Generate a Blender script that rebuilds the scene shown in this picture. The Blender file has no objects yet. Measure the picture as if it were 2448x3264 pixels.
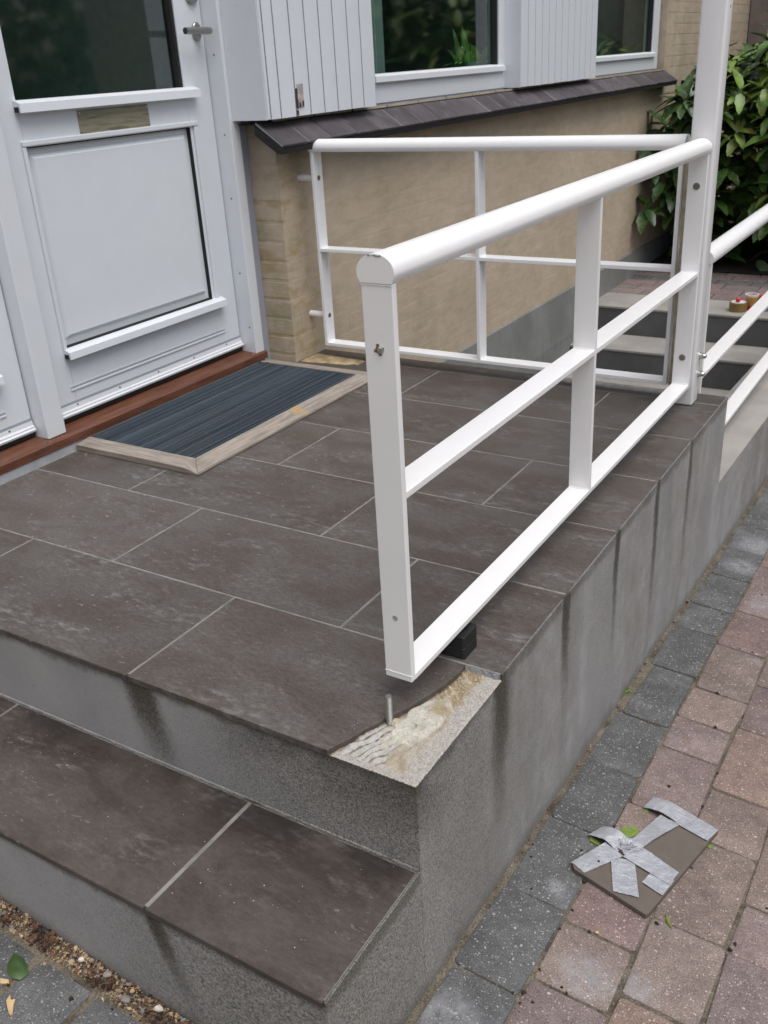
import bpy, bmesh, math, random
from mathutils import Vector, Matrix, noise
random.seed(7)
S = bpy.context.scene
COL = S.collection
R = math.radians

# ------------------------------------------------------------------ camera
cam_d = bpy.data.cameras.new('camera')
cam = bpy.data.objects.new('camera', cam_d); COL.objects.link(cam)
RW = Vector((0.8526703, 0.5195996, -0.0544947))
DN = Vector((0.1821045, -0.3933497, -0.9011737))
FW = Vector((-0.4896849, 0.7584803, -0.4300190))
CP = Vector((0.571692, -0.927369, 0.961168))
cam.matrix_world = Matrix((( RW.x, -DN.x, -FW.x, CP.x), (RW.y, -DN.y, -FW.y, CP.y), (RW.z, -DN.z, -FW.z, CP.z), (0, 0, 0, 1)))
cam_d.sensor_fit = 'VERTICAL'; cam_d.sensor_height = 36.0; cam_d.sensor_width = 27.0
cam_d.lens = 3017.631 / 3264 * 36.0
cam_d.clip_start = 0.02; cam_d.clip_end = 400
cam_d.dof.use_dof = True; cam_d.dof.focus_distance = 1.55; cam_d.dof.aperture_fstop = 17.0
S.camera = cam

# ------------------------------------------------------------------ light
SUN_EL, SUN_AZ = 68, 110           # degrees; azimuth clockwise from +Y
w = bpy.data.worlds.new('World'); S.world = w; w.use_nodes = True
nt = w.node_tree; nt.nodes.clear()
sky = nt.nodes.new('ShaderNodeTexSky'); sky.sky_type = 'NISHITA'; sky.sun_disc = False
sky.sun_elevation = R(SUN_EL); sky.sun_rotation = R(SUN_AZ)
sky.air_density = 1.0; sky.dust_density = 4.0; sky.ozone_density = 1.0
hs = nt.nodes.new('ShaderNodeHueSaturation'); hs.inputs['Saturation'].default_value = 0.55
bg = nt.nodes.new('ShaderNodeBackground'); bg.inputs['Strength'].default_value = 0.115
wo = nt.nodes.new('ShaderNodeOutputWorld')
nt.links.new(sky.outputs[0], hs.inputs['Color']); nt.links.new(hs.outputs[0], bg.inputs[0]); nt.links.new(bg.outputs[0], wo.inputs[0])
sd = bpy.data.lights.new('sun', 'SUN'); sd.energy = 1.5; sd.angle = R(52); sd.color = (1.0, 0.985, 0.965)
so = bpy.data.objects.new('sun', sd); COL.objects.link(so)
az, el = R(SUN_AZ), R(SUN_EL)
sdir = Vector((math.sin(az) * math.cos(el), math.cos(az) * math.cos(el), math.sin(el)))
so.rotation_euler = sdir.to_track_quat('Z', 'Y').to_euler(); so.location = (3, -3, 6)
S.view_settings.view_transform = 'Standard'; S.view_settings.look = 'None'
S.view_settings.exposure = 0.33; S.view_settings.gamma = 1.0; S.view_settings.use_curve_mapping = False
S.cycles.max_bounces = 8; S.cycles.transparent_max_bounces = 12

# ------------------------------------------------------------------ object helpers
WL = {}
def empty(name, loc, label=None, cat=None, group=None, parent=None):
    o = bpy.data.objects.new(name, None); COL.objects.link(o); o.empty_display_size = 0.1
    WL[o.name] = Vector(loc)
    if parent: o.parent = parent; o.location = Vector(loc) - WL[parent.name]
    else: o.location = loc
    if label: o['label'] = label
    if cat: o['category'] = cat
    if group: o['group'] = group
    return o
def link(name, me, mat=None, parent=None, loc=(0, 0, 0), rot=None, label=None, cat=None, group=None, kind=None):
    o = bpy.data.objects.new(name, me); COL.objects.link(o)
    loc = Vector(loc); WL[o.name] = loc
    if parent: o.parent = parent; o.location = loc - WL[parent.name]
    else: o.location = loc
    if rot is not None: o.rotation_mode = 'QUATERNION'; o.rotation_quaternion = rot
    if mat and not me.materials: me.materials.append(mat)
    for k, v in (('label', label), ('category', cat), ('group', group), ('kind', kind)):
        if v: o[k] = v
    return o
def mesh(bm, smooth=False, name='m'):
    me = bpy.data.meshes.new(name); bm.normal_update(); bm.to_mesh(me); bm.free()
    if smooth:
        for p in me.polygons: p.use_smooth = True
        me.set_sharp_from_angle(angle=R(38))
    return me
def bx(bm, x0, x1, y0, y1, z0, z1, bev=0, seg=1):
    m = bmesh.new() if bev else bm
    vs = [m.verts.new(p) for p in ((x0,y0,z0),(x1,y0,z0),(x1,y1,z0),(x0,y1,z0),(x0,y0,z1),(x1,y0,z1),(x1,y1,z1),(x0,y1,z1))]
    for f in ((0,3,2,1),(4,5,6,7),(0,1,5,4),(1,2,6,5),(2,3,7,6),(3,0,4,7)): m.faces.new([vs[i] for i in f])
    if bev:
        bmesh.ops.bevel(m, geom=m.edges[:], offset=bev, segments=seg, affect='EDGES', profile=0.5)
        merge(bm, m)
def merge(bm, m):
    t = bpy.data.meshes.new('t'); m.to_mesh(t); m.free(); bm.from_mesh(t); bpy.data.meshes.remove(t)
def box(name, mat, parent, x0, x1, y0, y1, z0, z1, bev=0, seg=1, **k):
    bm = bmesh.new(); bx(bm, x0, x1, y0, y1, z0, z1, bev, seg); return link(name, mesh(bm), mat, parent, **k)
def prism(bm, pts, axis, a, b):
    """pts 2-D outline, extruded along axis from a to b"""
    def P(p, t):
        return {'x': (t, p[0], p[1]), 'y': (p[0], t, p[1]), 'z': (p[0], p[1], t)}[axis]
    A = [bm.verts.new(P(p, a)) for p in pts]; B = [bm.verts.new(P(p, b)) for p in pts]
    n = len(pts)
    bm.faces.new(A); bm.faces.new(B[::-1])
    for i in range(n): bm.faces.new((A[i], B[i], B[(i+1) % n], A[(i+1) % n]))
def lathe(bm, prof, origin, axis, n=20, cap=True):
    """prof (radius, height) list"""
    O = Vector(origin); ax = Vector(axis).normalized()
    u = ax.orthogonal().normalized(); v = ax.cross(u)
    rings = []
    for r, h in prof:
        rings.append([bm.verts.new(O + ax*h + (u*math.cos(2*math.pi*i/n) + v*math.sin(2*math.pi*i/n))*r) for i in range(n)])
    for a, b in zip(rings, rings[1:]):
        for i in range(n): bm.faces.new((a[i], a[(i+1) % n], b[(i+1) % n], b[i]))
    if cap:
        if prof[0][0] > 1e-5: bm.faces.new(rings[0][::-1])
        if prof[-1][0] > 1e-5: bm.faces.new(rings[-1])
def recalc(bm): bmesh.ops.recalc_face_normals(bm, faces=bm.faces[:])
def tube(bm, pts, rad, n=6):
    pts = [Vector(p) for p in pts]; rings = []
    for i, p in enumerate(pts):
        d = (pts[min(i+1, len(pts)-1)] - pts[max(i-1, 0)]).normalized()
        u = d.orthogonal().normalized(); v = d.cross(u); r = rad[i] if isinstance(rad, (list, tuple)) else rad
        rings.append([bm.verts.new(p + (u*math.cos(2*math.pi*k/n) + v*math.sin(2*math.pi*k/n))*r) for k in range(n)])
    for a, b in zip(rings, rings[1:]):
        for i in range(n): bm.faces.new((a[i], a[(i+1) % n], b[(i+1) % n], b[i]))
    bm.faces.new(rings[0][::-1]); bm.faces.new(rings[-1])

# ------------------------------------------------------------------ material DSL
class M:
    def __init__(s, name, rough=0.6, spec=0.5):
        s.m = bpy.data.materials.new(name); s.m.use_nodes = True; s.t = s.m.node_tree; s.t.nodes.clear()
        s.o = s.t.nodes.new('ShaderNodeOutputMaterial'); s.b = s.t.nodes.new('ShaderNodeBsdfPrincipled')
        s.t.links.new(s.b.outputs[0], s.o.inputs[0])
        s.b.inputs['Roughness'].default_value = rough; s.b.inputs['Specular IOR Level'].default_value = spec
        g = s.t.nodes.new('ShaderNodeNewGeometry'); s.pos = g.outputs['Position']; s.nrm = g.outputs['Normal']
        s.oi = s.t.nodes.new('ShaderNodeObjectInfo'); s.rnd = s.oi.outputs['Random']
        sp = s.t.nodes.new('ShaderNodeSeparateXYZ'); s.t.links.new(s.pos, sp.inputs[0]); s.x, s.y, s.z = sp.outputs
        s._obj = None
    @property
    def obj(s):
        if not s._obj: s._obj = s.t.nodes.new('ShaderNodeTexCoord').outputs['Object']
        return s._obj
    def put(s, inp, v):
        if isinstance(v, bpy.types.NodeSocket): s.t.links.new(v, inp)
        elif isinstance(v, (tuple, list)) and len(v) == 3 and inp.type == 'RGBA': inp.default_value = (*v, 1)
        else: inp.default_value = v
    def f(s, op, a, b=0.0, c=None, clamp=False):
        n = s.t.nodes.new('ShaderNodeMath'); n.operation = op; n.use_clamp = clamp
        s.put(n.inputs[0], a); s.put(n.inputs[1], b)
        if c is not None: s.put(n.inputs[2], c)
        return n.outputs[0]
    def add(s, a, b): return s.f('ADD', a, b)
    def sub(s, a, b): return s.f('SUBTRACT', a, b)
    def mul(s, a, b): return s.f('MULTIPLY', a, b)
    def ss(s, v, a, b, lo=0.0, hi=1.0, mode='SMOOTHSTEP'):
        n = s.t.nodes.new('ShaderNodeMapRange'); n.interpolation_type = mode
        for i, q in zip(range(5), (v, a, b, lo, hi)): s.put(n.inputs[i], q)
        return n.outputs[0]
    def mp(s, scale=(1, 1, 1), vec=None, loc=(0, 0, 0), rot=(0, 0, 0)):
        n = s.t.nodes.new('ShaderNodeMapping'); s.put(n.inputs[0], vec or s.pos)
        n.inputs[1].default_value = loc; n.inputs[2].default_value = rot; n.inputs[3].default_value = scale; return n.outputs[0]
    def vadd(s, a, b):
        n = s.t.nodes.new('ShaderNodeVectorMath'); n.operation = 'ADD'; s.put(n.inputs[0], a); s.put(n.inputs[1], b); return n.outputs[0]
    def comb(s, x, y, z):
        n = s.t.nodes.new('ShaderNodeCombineXYZ'); s.put(n.inputs[0], x); s.put(n.inputs[1], y); s.put(n.inputs[2], z); return n.outputs[0]
    def noise(s, scale, detail=4, rough=0.55, vec=None, dist=0.0):
        n = s.t.nodes.new('ShaderNodeTexNoise'); s.put(n.inputs['Vector'], vec or s.pos)
        n.inputs['Scale'].default_value = scale; n.inputs['Detail'].default_value = detail; n.inputs['Roughness'].default_value = rough
        n.inputs['Distortion'].default_value = dist
        return n.outputs['Fac']
    def vor(s, scale, vec=None, out='Distance', feat='F1'):
        n = s.t.nodes.new('ShaderNodeTexVoronoi'); n.feature = feat; s.put(n.inputs['Vector'], vec or s.pos); n.inputs['Scale'].default_value = scale
        return n.outputs[out]
    def mix(s, fac, a, b, mode='MIX'):
        n = s.t.nodes.new('ShaderNodeMix'); n.data_type = 'RGBA'; n.blend_type = mode; n.clamp_factor = True
        s.put(n.inputs[0], fac); s.put(n.inputs[6], a); s.put(n.inputs[7], b); return n.outputs[2]
    def hsv(s, col, h=0.5, sat=1.0, v=1.0):
        n = s.t.nodes.new('ShaderNodeHueSaturation'); s.put(n.inputs['Hue'], h); s.put(n.inputs['Saturation'], sat); s.put(n.inputs['Value'], v)
        s.put(n.inputs['Color'], col); return n.outputs[0]
    def attr(s, name):
        n = s.t.nodes.new('ShaderNodeAttribute'); n.attribute_name = name; return n.outputs['Color']
    def bump(s, h, strength=0.3, dist=0.002):
        n = s.t.nodes.new('ShaderNodeBump'); s.put(n.inputs['Height'], h); n.inputs['Strength'].default_value = strength; n.inputs['Distance'].default_value = dist
        s.t.links.new(n.outputs[0], s.b.inputs['Normal'])
    def set(s, col=None, rough=None, metal=None, **k):
        if col is not None: s.put(s.b.inputs['Base Color'], col)
        if rough is not None: s.put(s.b.inputs['Roughness'], rough)
        if metal is not None: s.put(s.b.inputs['Metallic'], metal)
        return s.m

MAT = {}
def plain(name, col, rough=0.5, metal=0.0, var=0.08, nscale=30, bump=0.0, bscale=200, spec=0.5):
    m = M(name, rough, spec); n = m.noise(nscale, 4)
    c = m.hsv(tuple(col), v=m.ss(n, 0.3, 0.7, 1-var, 1+var))
    if bump: m.bump(m.noise(bscale, 3), bump, 0.002)
    MAT[name] = m.set(c, None, metal); return MAT[name]

# floor tile: slate-look porcelain, brown grey, smeared with pale scuffs
def make_tile():
    m = M('slate_tile', 0.5, 0.45)
    off = m.comb(m.mul(m.rnd, 17.0), m.mul(m.rnd, 9.0), 0.0)
    P = m.vadd(m.pos, off)
    g = m.noise(5.5, 6, 0.62, m.mp((1, 1.9, 1), P, rot=(0, 0, 0.4)), 0.6)
    c = m.mix(m.ss(g, 0.36, 0.62), (0.076, 0.062, 0.054), (0.097, 0.087, 0.080))
    f = m.noise(70, 6, 0.75, m.mp((1, 2.2, 1), P, rot=(0, 0, 0.5)))
    c = m.hsv(c, v=m.ss(f, 0.3, 0.7, 0.74, 1.27))
    c = m.hsv(c, v=m.ss(m.noise(380, 2, 0.7), 0.32, 0.68, 0.80, 1.22))
    c = m.hsv(c, v=m.ss(m.rnd, 0, 1, 0.88, 1.12, 'LINEAR'))
    rust = m.ss(m.noise(9, 4, 0.6, m.vadd(P, (3.0, 1.0, 0.0))), 0.56, 0.70)
    c = m.mix(m.mul(rust, 0.22), c, (0.105, 0.074, 0.058))
    redder = m.mul(m.ss(m.z, -0.10, -0.15), 0.55)
    c = m.mix(redder, c, m.mix(m.ss(g, 0.36, 0.62), (0.052, 0.038, 0.034), (0.082, 0.066, 0.060)))
    # soft pale haze patches and sharp small scuffs
    hz = m.ss(m.noise(3.2, 5, 0.6, m.mp((1.0, 2.6, 1), m.pos, rot=(0, 0, -0.5))), 0.46, 0.68)
    hz2 = m.ss(m.noise(28, 5, 0.7, m.mp((1, 2.4, 1), m.pos, rot=(0, 0, 0.25))), 0.45, 0.7)
    c = m.mix(m.mul(m.mul(hz, hz2), 0.70), c, (0.235, 0.235, 0.235))
    sc = m.ss(m.noise(42, 4, 0.65, m.mp((1, 2.6, 1), m.pos, rot=(0, 0, 0.2), loc=(2, 3, 0))), 0.615, 0.72)
    zone = m.ss(m.noise(2.4, 2, 0.5, m.vadd(m.pos, (7.0, 2.0, 0.0))), 0.47, 0.62)
    left = m.ss(m.x, -0.25, -0.95)
    c = m.mix(m.mul(m.mul(sc, m.f('MAXIMUM', m.mul(zone, 0.6), left)), 0.65), c, (0.36, 0.35, 0.335))
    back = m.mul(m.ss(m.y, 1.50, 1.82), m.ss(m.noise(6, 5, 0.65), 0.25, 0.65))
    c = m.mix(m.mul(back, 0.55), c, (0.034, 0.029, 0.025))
    # step tile darker towards the riser, broken up by noise
    tone_fac = m.mul(m.ss(m.y, -0.150, -0.020), m.ss(m.z, -0.10, -0.15))
    tone_fac = m.mul(tone_fac, m.ss(m.noise(7, 4), 0.2, 0.65))
    c = m.mix(m.mul(tone_fac, 0.85), c, (0.022, 0.018, 0.016))
    speck = m.ss(m.vor(95), 0.085, 0.05)
    sel = m.ss(m.noise(20, 2), 0.56, 0.60)
    c = m.mix(m.mul(m.mul(speck, sel), 0.75), c, (0.42, 0.38, 0.30))
    h = m.add(m.noise(70, 6, 0.7, m.mp((1, 1.8, 1), P)), m.mul(m.noise(260, 3), 0.4))
    m.bump(h, 0.14, 0.0015)
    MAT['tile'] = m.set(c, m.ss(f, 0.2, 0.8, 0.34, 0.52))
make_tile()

def make_concrete():
    m = M('cement_render', 0.85, 0.3)
    base = m.mix(m.ss(m.noise(4.5, 5, 0.6), 0.3, 0.7), (0.290, 0.291, 0.296), (0.370, 0.370, 0.374))
    # vertical wash bands
    wash = m.add(m.mul(m.ss(m.noise(6.5, 4, 0.6, m.mp((1, 1, 0.26))), 0.36, 0.66), 0.6), m.mul(m.ss(m.noise(15, 5, 0.65), 0.3, 0.7), 0.4))
    warm = m.mul(m.ss(m.noise(3.6, 3, 0.5, m.mp((1, 1, 0.16), loc=(4, 1, 0))), 0.42, 0.62), m.ss(m.noise(11, 5, 0.7), 0.25, 0.65))
    onside = m.ss(m.x, -0.03, -0.004)
    c = m.mix(m.mul(m.mul(warm, onside), 0.6), base, (0.19, 0.178, 0.158))
    c = m.hsv(c, v=m.add(1.0, m.mul(m.ss(wash, 0.1, 0.9, -0.12, 0.17), onside)))
    # exposed grain: strong near the outer corner, fading away from it
    front = m.ss(m.y, 0.004, -0.004)             # 1 on the faces in front of y=0
    front0 = m.ss(m.y, 0.01, 0.002)              # 1 on the upper riser as well
    wob = m.mul(m.sub(m.noise(3.3, 3), 0.5), 0.28)
    gx = m.ss(m.add(m.x, wob), -0.62, -0.14)
    gy = m.ss(m.add(m.y, wob), 0.62, 0.02)
    rightf = m.ss(m.x, -0.012, -0.004)
    gmask = m.f('MAXIMUM', m.mul(gx, front0), m.mul(m.mul(gy, rightf), 0.85))
    gmask = m.f('MAXIMUM', gmask, m.add(m.ss(m.x, -0.9, -0.3, 0.12, 0.26), m.mul(m.ss(m.noise(2.2, 4), 0.45, 0.75), 0.35)))
    gr1 = m.noise(290, 2, 0.75)
    gr2 = m.vor(260, out='Color')
    grs = m.t.nodes.new('ShaderNodeSeparateColor'); m.t.links.new(gr2, grs.inputs[0]); gr2 = grs.outputs[0]
    grain = m.add(m.mul(m.ss(gr1, 0.36, 0.64), 0.55), m.mul(gr2, 0.45))
    gc = m.mix(grain, (0.050, 0.047, 0.038), (0.42, 0.405, 0.375))
    c = m.mix(m.mul(gmask, 0.82), c, gc)
    # soot-dark soiling high up near the corner
    dirt = m.mul(m.mul(m.ss(m.z, -0.17, -0.02), m.ss(m.noise(8, 5, 0.65), 0.28, 0.62)), m.f('MAXIMUM', m.mul(m.ss(m.x, -0.50, -0.22), front0), m.mul(m.ss(m.y, 0.20, 0.0), rightf)))
    c = m.mix(m.mul(dirt, 0.72), c, m.hsv(gc, v=0.36))
    # run-off stains below the tile joints
    nz = m.mul(m.sub(m.noise(16, 4, 0.6, m.mp((1, 1, 0.35))), 0.5), 0.055)
    nz2 = m.mul(m.sub(m.noise(45, 4, 0.7), 0.5), 0.020)
    def streak(coord, c0, drift, wd, z0, zl, amp):
        d = m.f('ABSOLUTE', m.sub(m.add(m.add(coord, m.add(nz, nz2)), m.mul(m.sub(m.z, z0), drift)), c0))
        k = m.ss(d, wd*1.15, wd*0.12)
        fade = m.ss(m.z, z0-zl, z0-0.02, 0.15, 1.0, 'LINEAR')
        return m.mul(m.mul(k, fade), amp)
    up = m.ss(m.z, -0.178, -0.174)
    lowr = m.sub(1.0, up)
    s = m.mul(m.mul(streak(m.x, -0.575, 0.25, 0.060, 0.0, 0.25, 1.0), front0), up)
    s = m.f('MAXIMUM', s, m.mul(m.mul(streak(m.x, -0.325, 0.28, 0.036, -0.18, 0.2, 1.0), front), lowr))
    for yy, wd, zl, am in ((0.290, 0.050, 0.40, 1.0), (0.600, 0.028, 0.32, 1.0), (0.72, 0.06, 0.5, 0.22), (0.900, 0.026, 0.36, 1.0), (1.04, 0.05, 0.7, 0.30),
                       (1.200, 0.026, 0.5, 1.0), (1.33, 0.05, 0.7, 0.32), (1.498, 0.030, 0.5, 0.85), (1.66, 0.05, 0.7, 0.28), (2.1, 0.05, 0.9, 0.3)):
        s = m.f('MAXIMUM', s, m.mul(m.mul(streak(m.y, yy, 0.0, wd, 0.0, zl, am), rightf), m.ss(m.y, 0.0, 0.03)))
    fine = m.add(m.mul(m.noise(150, 3, 0.75), 0.6), m.mul(gr2, 0.4))
    s = m.ss(m.add(s, m.mul(m.sub(fine, 0.5), 0.65)), 0.08, 0.98)
    # damp soiling hanging below the tile edges
    tb = m.f('MAXIMUM', m.mul(m.ss(m.z, -0.060, -0.004), up), m.mul(m.mul(m.ss(m.z, -0.235, -0.186), lowr), front))
    edge = m.ss(m.add(m.mul(tb, 0.75), m.mul(m.noise(13, 5, 0.7, m.mp((1, 1, 0.5), loc=(1, 6, 0))), 0.9)), 0.80, 1.15)
    s = m.f('MAXIMUM', s, m.mul(m.mul(edge, 0.62), m.ss(fine, 0.3, 0.6, 0.5, 1.0)))
    c = m.mix(m.mul(s, 0.88), c, m.mix(m.ss(gr1, 0.35, 0.65), (0.016, 0.013, 0.009), (0.075, 0.064, 0.045)))
    # algae at the corner arris
    alg = m.mul(m.mul(m.ss(m.f('ABSOLUTE', m.y), 0.02, 0.0), rightf), m.mul(m.ss(m.noise(60, 3), 0.45, 0.6), m.ss(m.z, -0.13, -0.02)))
    c = m.mix(m.mul(alg, 0.6), c, (0.085, 0.095, 0.03))
    # faces browner and darker towards the foot
    gzz_ = m.sub(m.z, m.sub(m.sub(-0.4488, m.mul(m.x, 0.078)), m.mul(m.y, 0.0642)))
    foot = m.mul(m.ss(m.add(gzz_, m.mul(m.sub(m.noise(14, 4), 0.5), 0.06)), 0.035, 0.0), 0.45)
    c = m.mix(foot, c, (0.11, 0.098, 0.078))
    # small pits
    pit = m.mul(m.ss(m.vor(48), 0.11, 0.06), m.ss(m.noise(15, 2), 0.55, 0.6))
    c = m.mix(m.mul(pit, 0.6), c, (0.07, 0.055, 0.045))
    h = m.add(m.mul(m.mul(grain, gmask), 0.8), m.mul(m.noise(120, 4), 0.3))
    m.bump(h, 0.45, 0.0022)
    MAT['concrete'] = m.set(c)
make_concrete()

def make_paint(name, col, rough, tone_fac=0.0, orange=0.12):
    m = M(name, rough, 0.5)
    n = m.noise(14, 4, 0.6)
    c = m.hsv(tuple(col), v=m.ss(n, 0.3, 0.7, 0.985, 1.01))
    if tone_fac:  # warm grime patches and dark specks
        g = m.ss(m.noise(34, 5, 0.7), 0.55, 0.75)
        c = m.mix(m.mul(g, tone_fac), c, (0.42, 0.39, 0.34))
        sp = m.mul(m.ss(m.vor(70), 0.07, 0.04), m.ss(m.noise(12, 2), 0.58, 0.62))
        c = m.mix(m.mul(sp, 0.7), c, (0.22, 0.19, 0.16))
    if orange: m.bump(m.noise(300, 2), orange, 0.0005)
    MAT[name] = m.set(c, rough); return MAT[name]
make_paint('rail_paint', (0.86, 0.86, 0.86), 0.30, 0.0, 0.0)
make_paint('door_paint', (0.70, 0.735, 0.77), 0.36, 0.0, 0.0)
make_paint('board_paint', (0.68, 0.71, 0.75), 0.48, 0.06, 0.05)
make_paint('frame_paint', (0.70, 0.73, 0.76), 0.40, 0.03, 0.03)
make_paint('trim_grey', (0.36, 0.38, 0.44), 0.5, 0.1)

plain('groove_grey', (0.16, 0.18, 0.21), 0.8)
def make_wall():
    m = M('slurried_brick', 0.9, 0.2)
    n1 = m.noise(2.2, 5, 0.6)
    c = m.mix(m.ss(n1, 0.3, 0.7), (0.470, 0.382, 0.280), (0.545, 0.455, 0.345))
    c = m.mix(m.mul(m.ss(m.noise(6, 5, 0.65, m.mp((1, 1, 1.6))), 0.45, 0.7), 0.4), c, (0.40, 0.345, 0.275))
    # streaky brush marks along the courses and down the wall
    c = m.hsv(c, v=m.ss(m.noise(26, 5, 0.65, m.mp((1, 0.35, 1.2))), 0.25, 0.75, 0.90, 1.08))
    # rust/ochre and green-grey tints by the door corner
    cor = m.ss(m.y, 2.05, 1.70)
    och = m.mul(m.ss(m.noise(8, 4, 0.6, m.mp((1, 1.5, 3))), 0.46, 0.64), cor)
    c = m.mix(m.mul(och, 0.55), c, (0.36, 0.25, 0.10))
    grn = m.mul(m.ss(m.noise(6.5, 4, 0.6, m.mp((1, 1, 0.8), loc=(0, 5, 2))), 0.50, 0.66), cor)
    c = m.mix(m.mul(grn, 0.5), c, (0.29, 0.27, 0.15))
    pale = m.mul(m.ss(m.noise(12, 3, 0.6, m.mp((1, 0.6, 2), loc=(9, 0, 0))), 0.60, 0.72), m.ss(m.y, 3.2, 1.7))
    c = m.mix(m.mul(pale, 0.4), c, (0.43, 0.42, 0.38))
    # wall darker towards the slate sill
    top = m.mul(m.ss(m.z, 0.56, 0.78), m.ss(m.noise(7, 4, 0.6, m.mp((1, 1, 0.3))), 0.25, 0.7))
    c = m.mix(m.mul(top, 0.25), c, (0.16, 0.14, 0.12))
    h = m.add(m.noise(70, 4, 0.65), m.mul(m.noise(9, 3), 2.2))
    m.bump(h, 0.35, 0.004)
    MAT['wall'] = m.set(c)
make_wall()

def make_plinth():
    m = M('grey_plinth', 0.85, 0.3)
    c = m.mix(m.ss(m.noise(3, 5, 0.6), 0.3, 0.7), (0.165, 0.170, 0.160), (0.235, 0.240, 0.228))
    c = m.mix(m.mul(m.ss(m.noise(9, 4, 0.6, m.mp((1, 1, 0.3))), 0.5, 0.7), 0.5), c, (0.23, 0.25, 0.26))
    m.bump(m.noise(60, 4), 0.3, 0.003)
    MAT['plinth'] = m.set(c)
make_plinth()

def make_paver(name, ca, cb, speck, sd):
    m = M(name, 0.85, 0.3)
    off = m.comb(m.mul(m.rnd, 31.0), m.mul(m.rnd, 13.0), 0.0); P = m.vadd(m.pos, off)
    c = m.mix(m.ss(m.noise(9, 4, 0.6, P), 0.3, 0.7), ca, cb)
    c = m.hsv(c, v=m.ss(m.f('FRACT', m.mul(m.rnd, 7.3)), 0, 1, 0.86, 1.14, 'LINEAR'), sat=m.ss(m.f('FRACT', m.mul(m.rnd, 3.1)), 0, 1, 0.8, 1.2, 'LINEAR'))
    gr = m.noise(420, 2, 0.7)
    c = m.hsv(c, v=m.ss(gr, 0.3, 0.7, 0.62, 1.38))
    c = m.hsv(c, v=m.ss(m.noise(32, 4, 0.65), 0.3, 0.7, 0.86, 1.12))
    wear = m.mul(m.ss(m.noise(10, 5, 0.65, P), 0.56, 0.74), m.ss(m.f('FRACT', m.mul(m.rnd, 5.7)), 0.45, 0.95))
    for wx, wy, wr_ in ((0.095, 1.93, 0.075), (0.10, 2.12, 0.085), (0.05, -0.03, 0.07), (0.215, 0.175, 0.065), (0.30, 0.20, 0.040), (0.21, 1.70, 0.05), (0.10, 0.33, 0.03)):
        dd = m.f('SQRT', m.add(m.f('POWER', m.sub(m.x, wx), 2.0), m.f('POWER', m.sub(m.y, wy), 2.0)))
        wear = m.f('MAXIMUM', wear, m.mul(m.ss(m.add(dd, m.mul(m.noise(30, 4, 0.65), 0.05)), wr_+0.03, wr_*0.4+0.02), m.ss(m.noise(50, 4, 0.7), 0.25, 0.6)))
    c = m.mix(m.mul(wear, 0.55), c, (0.31, 0.31, 0.325))
    D = m.vadd(m.pos, m.comb(m.mul(m.noise(60, 1), 0.012), m.mul(m.noise(50, 1, vec=m.vadd(m.pos, (5, 5, 5))), 0.012), 0.0))
    def dots(sc_, rmax, thr):
        d_ = m.vor(sc_, D); cc = m.t.nodes.new('ShaderNodeSeparateColor'); m.t.links.new(m.vor(sc_, D, out='Color'), cc.inputs[0])
        rad = m.ss(cc.outputs[0], thr, 1.0, 0.0, rmax, 'LINEAR')
        return m.ss(m.sub(rad, d_), 0.0, 0.06), cc.outputs[1]
    s1, v1 = dots(230, 0.46, 0.40); s2, v2 = dots(88, 0.30, 0.76)
    s1_old = m.mul(m.ss(m.vor(150, D), 0.27, 0.17), m.ss(m.noise(120, 1, vec=m.vadd(m.pos, (1, 2, 0))), 0.42, 0.46))
    s = m.f('MAXIMUM', m.mul(s1, m.add(0.25, m.mul(v1, 0.65))), m.mul(s2, m.add(0.4, m.mul(v2, 0.6))))
    sc = m.mix(m.ss(m.noise(55, 1), 0.4, 0.6), speck, (0.50, 0.47, 0.43))
    c = m.mix(m.mul(s, sd), c, sc)
    dk = m.mul(m.ss(m.vor(170, m.vadd(m.pos, (3, 3, 0))), 0.20, 0.14), 0.55)
    c = m.mix(dk, c, (0.05, 0.045, 0.045))
    m.bump(m.add(gr, m.mul(s, 0.3)), 0.45, 0.0018)
    MAT[name] = m.set(c)
make_paver('paver_grey', (0.090, 0.092, 0.093), (0.128, 0.130, 0.132), (0.50, 0.51, 0.52), 0.8)
make_paver('paver_red', (0.165, 0.126, 0.120), (0.215, 0.165, 0.155), (0.64, 0.57, 0.51), 0.78)
make_paver('paver_brown', (0.180, 0.134, 0.116), (0.232, 0.174, 0.148), (0.66, 0.58, 0.49), 0.78)

def make_sand():
    m = M('joint_sand', 0.95, 0.2)
    c = m.mix(m.ss(m.noise(14, 5, 0.65), 0.3, 0.7), (0.130, 0.112, 0.085), (0.245, 0.212, 0.165))
    c = m.mix(m.ss(m.noise(260, 2), 0.3, 0.7), c, m.hsv(c, v=0.55))
    c = m.mix(m.mul(m.ss(m.noise(22, 4, 0.7), 0.50, 0.66), 0.65), c, (0.040, 0.032, 0.022))
    m.bump(m.noise(300, 4, 0.7), 0.6, 0.004)
    MAT['sand'] = m.set(c)
    m = M('grout', 0.9, 0.2)
    c = m.mix(m.ss(m.noise(26, 5, 0.65), 0.3, 0.7), (0.17, 0.165, 0.155), (0.26, 0.25, 0.235))
    c = m.mix(m.mul(m.ss(m.noise(5, 4), 0.52, 0.7), 0.45), c, (0.09, 0.08, 0.07))
    m.bump(m.noise(200, 3), 0.4, 0.002)
    MAT['grout'] = m.set(c)
make_sand()

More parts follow.
